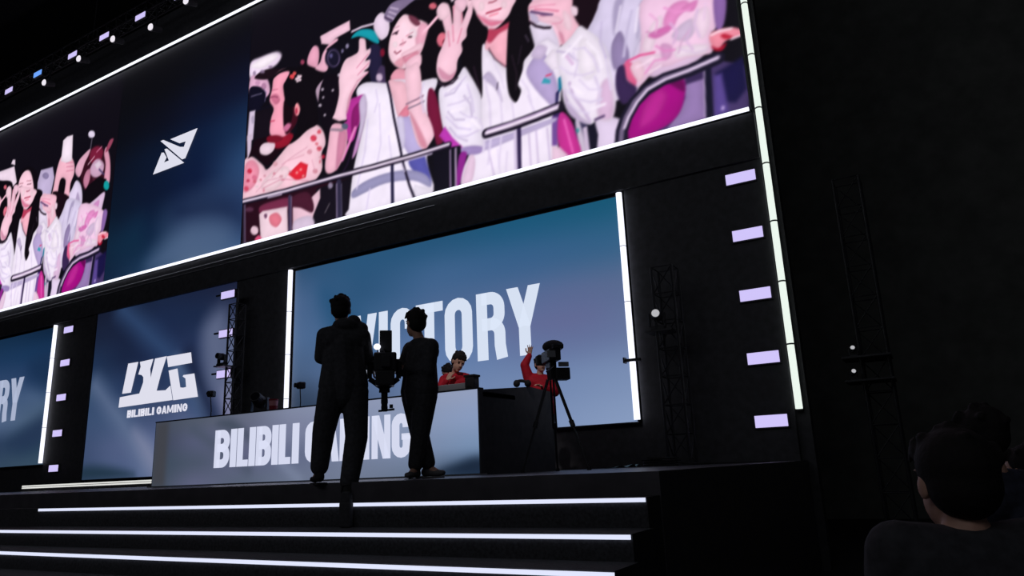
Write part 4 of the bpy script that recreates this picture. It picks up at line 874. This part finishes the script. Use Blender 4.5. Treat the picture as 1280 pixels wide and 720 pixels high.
# overhead lighting truss, top left
ot = thing('overhead_truss', 'black overhead lighting truss above the screen wall at upper left', 'truss', (-30, 11.3, 13.9))
truss_parts(ot, (0, 0, 0), (17, 0, 0), .17, .5)
for x in (0.4, 8.5, 16.6): MB().tube((x, 0, .1), (x, 0, 5.1), .02, n=6).build('hanging_cable', BLACKM, ot)
for k, (x, z) in enumerate(((-16.72, 13.50), (-18.53, 13.5), (-20.33, 13.49), (-22.03, 13.44), (-24.06, 13.45), (-25.86, 13.40))):
    t = panel_light(['first', 'second', 'third', 'fourth', 'fifth (blue)', 'sixth and leftmost'][k] + ' small panel light from the right along the overhead truss', x, 11.0, z, BLUEP if k == 4 else VIOLET, .46, .17, .12)
    MB().box((-.03, .1, 0), (.03, .16, .36)).build('hanger', BLACKM, t)
for k, (x, z) in enumerate(((-16.4, 13.18), (-17.96, 12.93), (-19.84, 13.22), (-21.63, 13.17), (-23.56, 12.96))):
    t = thing('spot_light', ['first', 'second', 'third', 'fourth', 'fifth'][k] + ' round white spotlight from the right under the overhead truss', 'spotlight', (x, 11.0, z), group='spotlights under the overhead truss')
    MB().tube((0, .02, 0), (.03, .30, .06), .115, .09, 16).build('can', BLACK, t)
    MB().ball((0, .0, 0), (.105, .05, .105)).build('lens', SPOTW, t, smooth=True)
    MB().box((-.02, .14, .09), (.02, .18, .13 + (13.85 - z) - .13)).build('hanger', BLACKM, t)

# ------------------------------------------------------------------ people
def hand(b, wr, d, n, side, curl=.5, spread=.12, k=1.0):
    """palm, four jointed fingers, thumb; d = hand direction, n = palm normal, side = +1 if the thumb lies along d x n"""
    wr = Vector(wr); d = Vector(d).normalized(); n = Vector(n); n = (n - d * n.dot(d)).normalized(); s = d.cross(n) * side
    pl = .088 * k
    for off in (-.028, -.010, .010, .028): b.cone2(wr + d * .012 + s * off * .6 * k, .016 * k, wr + d * pl + s * off * k, .0125 * k, 8)
    for i, off in enumerate((.030, .010, -.010, -.029)):
        L = (.072, .080, .074, .058)[i] * k; p = wr + d * pl + s * off * k; a = 0; base = (d + s * spread * (1.5 - i) * .5).normalized()
        for sgm, fr in enumerate((.45, .31, .24)):
            a += curl * (.55, .9, .7)[sgm]
            q = p + (base * math.cos(a) + n * math.sin(a)) * L * fr
            b.cone2(p, (.0098 - .001 * sgm) * k, q, (.009 - .001 * sgm) * k, 8); p = q
    p = wr + d * .025 * k + s * .026 * k
    for fr, dv in ((.040, d * .55 + s * .75 + n * .25), (.030, d * .85 + s * .35 + n * .35), (.024, d * .95 + s * .1 + n * .35)):
        q = p + dv.normalized() * fr * k; b.cone2(p, .0125 * k, q, .0105 * k, 8); p = q

def person(label, loc, ang, J, shirt, pants, hair='short', voxel=.011, hands=((.5,), (.5,)), face=(0, 1, 0), loose=1.0, shoes=RUBBER, cat='person', scarf=None, cap=None, hk=1.1, baggy=1.0, bumps=26, hood=False, group=None):
    """local axes: x to the figure's picture right, y away from the audience, z up. J holds the joints."""
    t = thing('person', label, cat, loc, ang, group)
    V = {k: Vector(v) for k, v in J.items()}
    hd = V['head']; f = Vector(face).normalized(); zx = Vector(J.get('crown', (0, 0, 1))).normalized(); f = (f - zx * f.dot(zx)).normalized(); sx = f.cross(zx)
    R0 = Matrix((sx, f, zx)).transposed(); R = R0 * hk
    def H(x, y, z): return hd + R @ Vector((x, y, z))
    b = MB()
    b.ball(H(0, -.012, .025), (.076, .094, .098), 18, 12, R); b.ball(H(0, .022, -.04), (.060, .070, .078), 16, 10, R)
    b.ball(H(0, .062, -.088), (.026, .024, .022), 10, 8, R)                                    # chin
    b.cone2(H(0, .088, .010), .010, H(0, .104, -.022), .0135, 8)                               # nose
    b.ball(H(0, .080, -.058), (.026, .012, .010), 10, 6, R)                                    # lips
    for s in (-1, 1):
        b.ball(H(s * .078, -.006, -.005), (.010, .020, .032), 8, 8, R)                         # ears
        b.ball(H(s * .033, .080, .034), (.020, .010, .007), 8, 6, R)                           # brows
    nk = V['neck']; b.cone2(nk, .058, H(0, -.015, -.06), .052)
    ch = V['chest']; pe = V['pelvis']; sp = (ch + pe) / 2
    b.cone2(V['shl'] * .75 + nk * .25, .062, nk - Vector((0, 0, .05)), .07); b.cone2(V['shr'] * .75 + nk * .25, .062, nk - Vector((0, 0, .05)), .07)
    b.cone2(V['shl'] * .6 + ch * .4, .095, V['shr'] * .6 + ch * .4, .095); b.cone2(ch, .125, sp, .112); b.cone2(sp, .112, pe, .125)
    for q in 'lr':
        sh, el, wr = V['sh' + q], V['el' + q], V['wr' + q]
        b.cone2(sh, .056, el, .040); b.cone2(el, .040, wr, .027)
        hi, kn, an, to = V['hi' + q], V['kn' + q], V['an' + q], V['to' + q]
        b.cone2(hi, .088, kn, .056); b.cone2(kn, .054, an, .037); b.cone2(an, .04, to, .03); b.cone2(pe, .12, hi, .09)
        dv = J.get('hd' + q, tuple(wr - el)); nv = J.get('hn' + q, (0, 0, -1))
        hs = hands[0] if q == 'l' else hands[1]
        hand(b, wr, dv, nv, 1 if q == 'l' else -1, *hs)
    b.build('body', SKIN, t, voxel=voxel * .72, sm=2)
    for s in (-1, 1): MB().ball(H(s * .031, .079, .016), (.013, .007, .007), 10, 6, R).build('eye', EYE_W, t, smooth=True)
    MB().ball(H(0, .092, -.058), (.02, .004, .0035), 8, 5, R).build('mouth', PALER, t, smooth=True)
    # hair
    h = MB(); rnd = random.Random(len(label))
    h.ball(H(0, -.03, .045), (.090, .098, .090), 18, 12, R)
    h.ball(H(0, -.045, .0), (.084, .078, .085), 16, 10, R)
    for k in range(bumps):
        th = rnd.uniform(0, 2 * math.pi); ph = rnd.uniform(.05, 1.5)
        p = H(.088 * math.sin(ph) * math.cos(th), -.03 + .094 * math.sin(ph) * math.sin(th), .05 + .084 * math.cos(ph)); h.ball(p, rnd.uniform(.014, .026), 8, 6)
    for k in range(5): h.cone2(H(-.05 + .025 * k, .045, .10), .02, H(-.055 + .028 * k, .078, .06), .010, 8)
    if hair == 'long':
        for s in (-1, 1): h.cone2(H(s * .07, -.03, 0), .03, H(s * .075, -.02, -.16), .028)
        h.cone2(H(0, -.07, 0), .07, H(0, -.07, -.2), .06)
    if hair == 'bob':
        for s in (-1, 1): h.cone2(H(s * .078, -.01, .0), .028, H(s * .08, .0, -.05), .024)
    h.build('hair', HAIR, t, voxel=.009, sm=2)
    if cap:
        c = MB(); c.ball(H(0, -.02, .075), (.098, .108, .075), 18, 10, R); c.ball(H(0, .10, .07), (.075, .07, .012), 14, 6, R); c.build('cap', cap, t, voxel=.01)
    # clothes follow the body
    c = MB(); g = loose
    c.cone2(V['shl'] * .78 + nk * .22, .072, nk - Vector((0, 0, .06)), .082); c.cone2(V['shr'] * .78 + nk * .22, .072, nk - Vector((0, 0, .06)), .082)
    c.cone2(V['shl'] * .62 + ch * .38, .112 * g, V['shr'] * .62 + ch * .38, .112 * g); c.cone2(ch, .145 * g, sp, .135 * g)
    hem = J.get('hem', tuple(pe - Vector((0, 0, .05)))); hem = Vector(hem)
    c.cone2(V['shl'] * .45 + sp * .55, .105 * g, V['hil'] + Vector((0, 0, .06)), .125 * g); c.cone2(V['shr'] * .45 + sp * .55, .105 * g, V['hir'] + Vector((0, 0, .06)), .125 * g)
    c.cone2(sp, .135 * g, pe, .15 * g); c.cone2(pe, .15 * g, hem, .14 * g)
    if hood: c.ball(nk + Vector((.04, -.05, .0)), (.13, .09, .075)); c.ball(nk + Vector((.12, -.02, .04)), (.075, .07, .07)); c.ball(nk + Vector((.19, -.01, -.03)), (.08, .08, .07))
    for q in 'lr':
        sh, el, wr = V['sh' + q], V['el' + q], V['wr' + q]
        cu = el + (wr - el) * .9
        c.cone2(sh, .078 * g, el, .062 * g); c.cone2(el, .062 * g, cu, .043 * g)
    c.build('jacket', shirt, t, voxel=voxel, sm=4)
    p = MB()
    for q in 'lr':
        hi, kn, an = V['hi' + q], V['kn' + q], V['an' + q]
        lw = an + (kn - an) * .16
        p.cone2(pe, .14, hi, .115 * g); p.cone2(hi, .115 * g * (.5 + .5 * baggy), kn, .085 * g * baggy); p.cone2(kn, .085 * g * baggy, lw, .068 * g * baggy)
    p.build('trousers', pants, t, voxel=voxel, sm=4)
    for q in 'lr':
        an, to = V['an' + q], V['to' + q]; s = MB(); gz = J.get('gz' + q, an.z - .085)
        fd = Vector((to.x - an.x, to.y - an.y, 0)).normalized(); he = an - fd * .05
        s.cone2(Vector((he.x, he.y, an.z - .035)), .044, Vector((to.x, to.y, to.z)), .036); s.cone2(an + Vector((0, 0, .02)), .05, Vector((he.x, he.y, an.z - .04)), .045)
        s.ball(to + fd * .04, (.04, .04, .03)); s.build('shoe', shoes, t, voxel=.012, sm=2)
        so = MB().box((-.047, -.09, -.01), (.047, .20, .012), .006).build('sole', shoes, t)
        so.location = (he.x, he.y, min(an.z, to.z + .03) - .075); so.rotation_euler = (0, 0, math.atan2(fd.y, fd.x) - math.pi / 2)
    return t

# left operator: back to us, one foot on the stage edge and one on the step below, hands on the camera rig
LA = math.atan2(.69, .72)
person('tall person in black seen from behind, one foot down on the step', (-5.02, 5.36, 0), LA,
       dict(head=(-.025, .10, 1.70), neck=(-.02, .06, 1.535), chest=(.0, .03, 1.32), pelvis=(.02, .0, .93), hem=(.02, 0, .84),
            shl=(-.18, .03, 1.43), ell=(-.215, .10, 1.22), wrl=(.02, .33, 1.14), shr=(.19, .03, 1.42), elr=(.245, .12, 1.20), wrr=(.30, .36, 1.12),
            hil=(-.10, 0, .86), knl=(-.17, .05, .49), anl=(-.21, .09, .095), tol=(-.25, .23, .04), hir=(.12, 0, .86), knr=(.14, -.02, .42), anr=(.06, -.19, -.075), tor=(.06, -.06, -.13),
            hdl=(.7, .5, .1), hnl=(0, .2, 1), hdr=(.6, .6, 0), hnr=(-.6, .6, 0)), CLOTH, CLOTH, hands=((.7,), (.8,)), face=(.12, 1, -.05), loose=1.07, baggy=1.22, hood=True, hk=1.16)
# right operator: turned to the left towards the rig, legs crossing
RA = math.atan2(.612, .79)
person('person in black turned left with crossed legs, reaching to the camera rig', (-4.63, 6.08, 0), RA,
       dict(head=(-.035, .0, 1.60), neck=(.005, .0, 1.44), chest=(.03, .0, 1.22), pelvis=(.015, .0, .88), hem=(.015, 0, .80),
            shl=(-.08, .17, 1.35), ell=(-.17, .16, 1.13), wrl=(-.33, .10, 1.17), shr=(.125, -.13, 1.33), elr=(.10, -.16, 1.07), wrr=(-.14, -.12, 1.12),
            hil=(-.05, .10, .83), knl=(.0, .03, .46), anl=(.10, .03, .10), tol=(.19, -.02, .05), hir=(.06, -.08, .83), knr=(.01, -.05, .44), anr=(-.05, -.04, .09), tor=(-.10, -.15, .04),
            hdl=(-.8, -.1, .3), hnl=(0, -.6, .8), hdr=(-1, .2, .1), hnr=(0, .3, 1)), CLOTH, CLOTH, hands=((.8,), (.7,)), face=(-.55, .8, -.12), loose=1.16, shoes=SHOEG, hk=1.16)

# camera rig held between them
cg = thing('camera_rig', 'black film camera on a handheld gimbal held between two people in black', 'camera', (-4.79, 5.72, 1.12), math.atan2(.65, .76))
MB().box((-.11, -.10, -.06), (.12, .16, .14), .02).box((-.09, -.12, -.20), (.10, .10, -.05), .015).build('camera_body', BLACKM, cg)
MB().tube((.01, .14, .05), (.01, .30, .05), .045, .052, 16).tube((.01, .30, .05), (.01, .34, .05), .062, .066, 16).build('lens', RUBBER, cg)
MB().box((-.05, -.03, .15), (.075, .0, .375), .008).build('monitor', BLACKM, cg)
MB().tube((.02, -.01, .11), (.02, -.01, .17), .012).build('monitor_arm', BLACKM, cg)
MB().ball((-.075, -.08, .195), (.036, .02, .032)).build('glow', TUBE, cg, smooth=True)  # reflection on the rig, put in as a glowing ball on an arm
MB().tube((-.06, -.06, .10), (-.075, -.07, .185), .007).build('glow_arm', BLACKM, cg)
MB().tube((.0, .10, .12), (.0, .10, .17), .011).tube((.0, -.07, .12), (.0, -.07, .16), .011).tube((.0, -.09, .165), (.0, .12, .165), .013).build('top_handle', BLACKM, cg)
MB().box((-.03, -.15, -.02), (.06, -.09, .10), .008).build('battery', BLACKM, cg)
MB().path([(-.15, .0, .05), (-.15, .0, -.12), (.0, .0, -.23), (.14, .0, -.12), (.15, .0, .05)], .026).tube((-.15, 0, .05), (-.10, 0, .05), .03).tube((.15, 0, .05), (.11, 0, .05), .03).build('gimbal_arm', BLACKM, cg)
MB().tube((0, 0, -.18), (.0, 0, -.26), .05, .055).tube((.0, 0, -.20), (.0, 0, -.44), .034, .03).tube((0, 0, -.33), (0, 0, -.37), .035).tube((0, 0, -.40), (0, 0, -.45), .034, .03).build('grip', RUBBER, cg)
MB().tube((-.06, 0, -.445), (.10, 0, -.43), .011).tube((.05, 0, -.40), (.085, .0, -.40), .02).build('foot_bar', BLACKM, cg)

# players behind the desk
def std(dx=0, dz=0, **kw):
    j = dict(head=(0, 0, 1.62), neck=(0, 0, 1.46), chest=(0, 0, 1.26), pelvis=(0, 0, .92), shl=(-.18, 0, 1.40), ell=(-.23, .02, 1.14), wrl=(-.2, .12, .95), shr=(.18, 0, 1.40), elr=(.23, .02, 1.14), wrr=(.2, .12, .95),
             hil=(-.09, 0, .86), knl=(-.1, .02, .48), anl=(-.1, 0, .09), tol=(-.1, .13, .04), hir=(.09, 0, .86), knr=(.1, .02, .48), anr=(.1, 0, .09), tor=(.1, .13, .04)); j.update(kw); return j
# figures facing the hall use a half turn: their local y points to the audience
person('player in a red jersey bowing his head at the desk end, hand at chin', (-6.33, 9.25, 0), math.pi + .5,
       std(head=(-.06, .14, 1.675), crown=(-.42, .30, .9), neck=(.0, .06, 1.53), chest=(.02, .0, 1.30), shl=(-.17, .0, 1.44), shr=(.18, .02, 1.43), elr=(.24, .16, 1.22), wrr=(.10, .27, 1.40), ell=(-.20, .10, 1.20), wrl=(-.05, .28, 1.19), hdr=(-.5, -.2, .9), hnr=(-.4, -.8, .2), hdl=(.8, .4, .1)), RED, CLOTH, face=(-.3, .75, -.75), hk=1.2, hands=((.5,), (.5,)), group='players in red')
person('dark haired player behind and left of the bowing red player', (-6.95, 9.95, 0), math.pi + .4,
       std(head=(0, .12, 1.64), crown=(-.1, .55, .8), neck=(0, .03, 1.50)), RED, CLOTH, face=(.2, .7, -.7), hands=((.4,), (.4,)), group='players in red')
person('player in red with one arm raised, beside the tripod camera', (-5.40, 10.25, 0), math.pi + .55,
       std(head=(-.03, .02, 1.66), neck=(-.01, .0, 1.50), shr=(.17, .0, 1.45), elr=(.23, .03, 1.66), wrr=(.14, .03, 1.82), hdr=(-.12, .0, 1), hnr=(0, 1, 0), ell=(-.23, .12, 1.2), wrl=(-.02, .26, 1.28)), RED, CLOTH, face=(-.25, 1, -.05), loose=1.15, hands=((.5,), (.15, .35)), group='players in red')

# broadcast camera on tripod
tc = thing('tripod_camera', 'black broadcast camera on a tripod in front of the VICTORY screen', 'camera', (-4.55, 9.0, 0), .75)
tc.scale = (1.2, 1.2, .912)
MB().box((-.07, -.20, 1.62), (.07, .16, 1.80), .015).build('camera_body', BLACKM, tc)
MB().tube((0, .16, 1.71), (0, .30, 1.71), .06, .065, 16).box((-.085, .28, 1.64), (.085, .38, 1.79), .01).build('lens', RUBBER, tc)
MB().ball((.03, -.02, 1.865), (.125, .15, .095)).build('fur_hood', CLOTH, tc, smooth=True)
MB().box((-.03, -.22, 1.79), (.10, -.10, 1.86), .01).build('viewfinder', BLACKM, tc)
MB().box((-.10, -.215, 1.66), (-.0, -.20, 1.76)).build('white_plate', GREYP, tc)
MB().box((.05, -.15, 1.53), (.17, -.133, 1.60)).build('white_plate', GREYP, tc)
MB().box((-.04, -.1, 1.52), (.04, .1, 1.62), .01).tube((0, 0, 1.36), (0, 0, 1.53), .05, .06).build('fluid_head', BLACKM, tc)
MB().box((.02, -.13, 1.34), (.19, .02, 1.52), .01).build('battery', BLACKM, tc)
MB().tube((0, -.1, 1.55), (-.18, -.45, 1.40), .012).build('pan_handle', BLACKM, tc)
for k in range(3):
    a = math.radians(-48 + 120 * k); e = Vector((.42 * math.cos(a), .42 * math.sin(a), .02)); h0 = Vector((.05 * math.cos(a), .05 * math.sin(a), 1.36)); m = h0 + (e - h0) * .5
    sd = Vector((-math.sin(a), math.cos(a), 0)) * .018
    MB().tube(h0 + sd, m + sd, .011, n=8).tube(h0 - sd, m - sd, .011, n=8).tube(m, e, .012, n=8).tube(m - (e - m) * .05, m + (e - m) * .08, .03, n=8).tube(e + Vector((0, 0, .02)), e - Vector((0, 0, .02)), .025, n=8).build('leg', BLACKM, tc)

# ------------------------------------------------------------------ small things on the desk
def desk_cam(label, x, y, turn=0, h=.34):
    t = thing('desk_camera', label, 'camera', (x, y, 1.06), turn)
    MB().tube((0, 0, 0), (0, 0, .015), .06, .06, 14).build('base', BLACKM, t)
    MB().path([(0, 0, .015), (.01, 0, h * .5), (-.02, 0, h)], .009).build('stand', BLACKM, t)
    MB().box((-.07, -.05, h), (.05, .07, h + .11), .02).build('camera_body', BLACKM, t)
    MB().tube((-.01, -.05, h + .055), (-.01, -.10, h + .055), .035, .04, 12).build('lens', RUBBER, t)
    return t
desk_cam('small black camera on a stand at the left end of the desk', -11.12, 8.55, .4, .46)
desk_cam('small black camera on a stand on desk, left of the tall person', -8.92, 8.55, -.3, .41)
moving_head('dim dark stage light standing on desk between the truss and cup', (-9.88, 8.55, 1.06), .4, .4, scale=.85)
cp = thing('paper_cup', 'pink paper cup with a dark red band standing on the desk', 'cup', (-9.54, 8.55, 1.06))
MB().tube((0, 0, 0), (0, 0, .27), .055, .075, 16).build('cup', PALE, cp); MB().tube((0, 0, .265), (0, 0, .29), .079, .079, 16).build('lid', PALER, cp)
MB().tube((0, 0, .11), (0, 0, .18), .0655, .0702, 16).build('band', PALER, cp)
mn = thing('monitor', 'grey backed monitor lying low behind the desk front at its right end', 'monitor', (-5.92, 8.42, 1.06), 0)
MB().box((-.36, 0, .06), (.34, .03, .19), .008).build('screen_back', GREYP, mn); MB().tube((0, .03, 0), (0, .03, .12), .025).box((-.12, -.05, 0), (.12, .1, .012)).build('stand', BLACKM, mn)
pc = thing('speaker', 'small black box speaker at the right corner of the desk', 'speaker', (-5.50, 8.42, 1.06))
MB().box((-.075, -.06, 0), (.075, .08, .27), .01).build('cabinet', BLACKM, pc); MB().box((-.09, -.07, .255), (.09, .09, .285), .005).build('lid', RUBBER, pc); MB().tube((0, -.06, .09), (0, -.068, .09), .045, .045, 16).build('cone', RUBBER, pc)
hs = thing('headset', 'rounded black headset left on top of the desk side', 'headset', (-5.16, 9.25, 1.205), .8)
MB().path([Vector((.085 * math.cos(math.pi * k / 10), .05 * math.sin(math.pi * k / 10), .05 + .05 * math.sin(math.pi * k / 10))) for k in range(11)], .024).build('headband', RUBBER, hs)
for s in (-1, 1):
    MB().ball((s * .085, 0, .055), (.05, .06, .055)).build('earcup', RUBBER, hs, smooth=True)

bg = thing('cable_bag', 'slim black bag on the steps, breaking the uppermost light line', 'bag', (-4.555, 4.93, -.375), .1)
MB().box((-.06, -.03, 0), (.06, .035, .22), .02).box((-.05, -.025, .20), (.055, .03, .30), .02).build('pouch', CLOTH, bg)
MB().path([(-.05, 0, .29), (-.04, 0, .35), (.04, 0, .36), (.05, 0, .29)], .009).build('handle', RUBBER, bg)
# ------------------------------------------------------------------ cables and a pale sheet on the stage floor, right
cb = MB(); pts = []
for k in range(40):
    a = k * .55; r = .2 + .03 * math.sin(k * 1.7); pts.append(Vector((-3.55 + r * math.cos(a) * 1.3, 10.3 + r * math.sin(a), .012 + .003 * k)))
cb.path(pts, .011, 6).path([pts[-1], (-3.2, 10.6, .02), (-2.6, 10.8, .012), (-2.1, 10.7, .012)], .011, 6)
co = cb.build('cable', RUBBER); co['label'] = 'coil of black cable on stage floor under the right light bar'; co['category'] = 'cable'
sh = MB()
n = 9
vv = [(-4.4 + .5 * i / n, 10.2 + .3 * j / n, .006 + .05 * abs(math.sin(i * .9 + j * .5)) * (i / n)) for j in range(n + 1) for i in range(n + 1)]
sh.add(vv, [(j * (n + 1) + i, j * (n + 1) + i + 1, (j + 1) * (n + 1) + i + 1, (j + 1) * (n + 1) + i) for j in range(n) for i in range(n)])
so = sh.build('plastic_sheet', TEAL, smooth=True); so['label'] = 'crumpled pale teal sheet on stage floor near the right light bar'; so['category'] = 'sheet'

# ------------------------------------------------------------------ far right: dark stand with lamps and audience
t3 = thing('truss_tower', 'far dark truss tower right of the screen wall with two glints', 'truss', (-0.72, 13.0, -1.6))
MB().box((-.4, -.4, 0), (.4, .4, .04)).build('base_plate', BLACKM, t3)
truss_parts(t3, (0, 0, .04), (0, 0, 6.2), .2, .5)
MB().box((-.45, -.5, 3.13), (.25, .2, 3.16)).box((-.45, -.5, 2.76), (.25, .2, 2.79)).build('shelf', BLACKM, t3)
moving_head('upper of two small glinting lights on the far dark truss', (-1.0, 12.65, 1.56), .1, .3, DIMW, .36)
moving_head('lower of two small glinting lights on the far dark truss', (-1.05, 12.65, 1.19), .3, .3, DIMW, .36)
def sta(**kw):
    j = std(head=(0, .02, 1.60), neck=(0, 0, 1.44), wrl=(-.08, .26, 1.1), wrr=(.08, .26, 1.1)); j.update(kw); return j
person('nearest dark silhouetted spectator at the lower right, seen from behind', (0.02, 2.35, -1.6), .4, sta(head=(.0, .03, 1.57)), CLOTH, CLOTH, face=(-.1, 1, .1), loose=1.1, bumps=14, hk=1.12, group='spectators at lower right')
person('tall spectator behind the nearest one, face turned left to the stage', (0.20, 4.25, -1.6), .9, sta(head=(0, .05, 1.72), neck=(0, .01, 1.55), shl=(-.2, 0, 1.47), shr=(.2, 0, 1.47), chest=(0, 0, 1.32)), CLOTHB, CLOTH, face=(-.2, 1, .15), bumps=8, group='spectators at lower right')
person('spectator at the right frame edge, face turned left to the stage', (0.39, 4.75, -1.6), .95, sta(head=(0, .04, 1.53), neck=(0, .01, 1.38), shl=(-.18, 0, 1.32), shr=(.18, 0, 1.32), chest=(0, 0, 1.18)), CLOTHB, CLOTH, hair='long', face=(-.1, 1, .15), bumps=8, group='spectators at lower right')
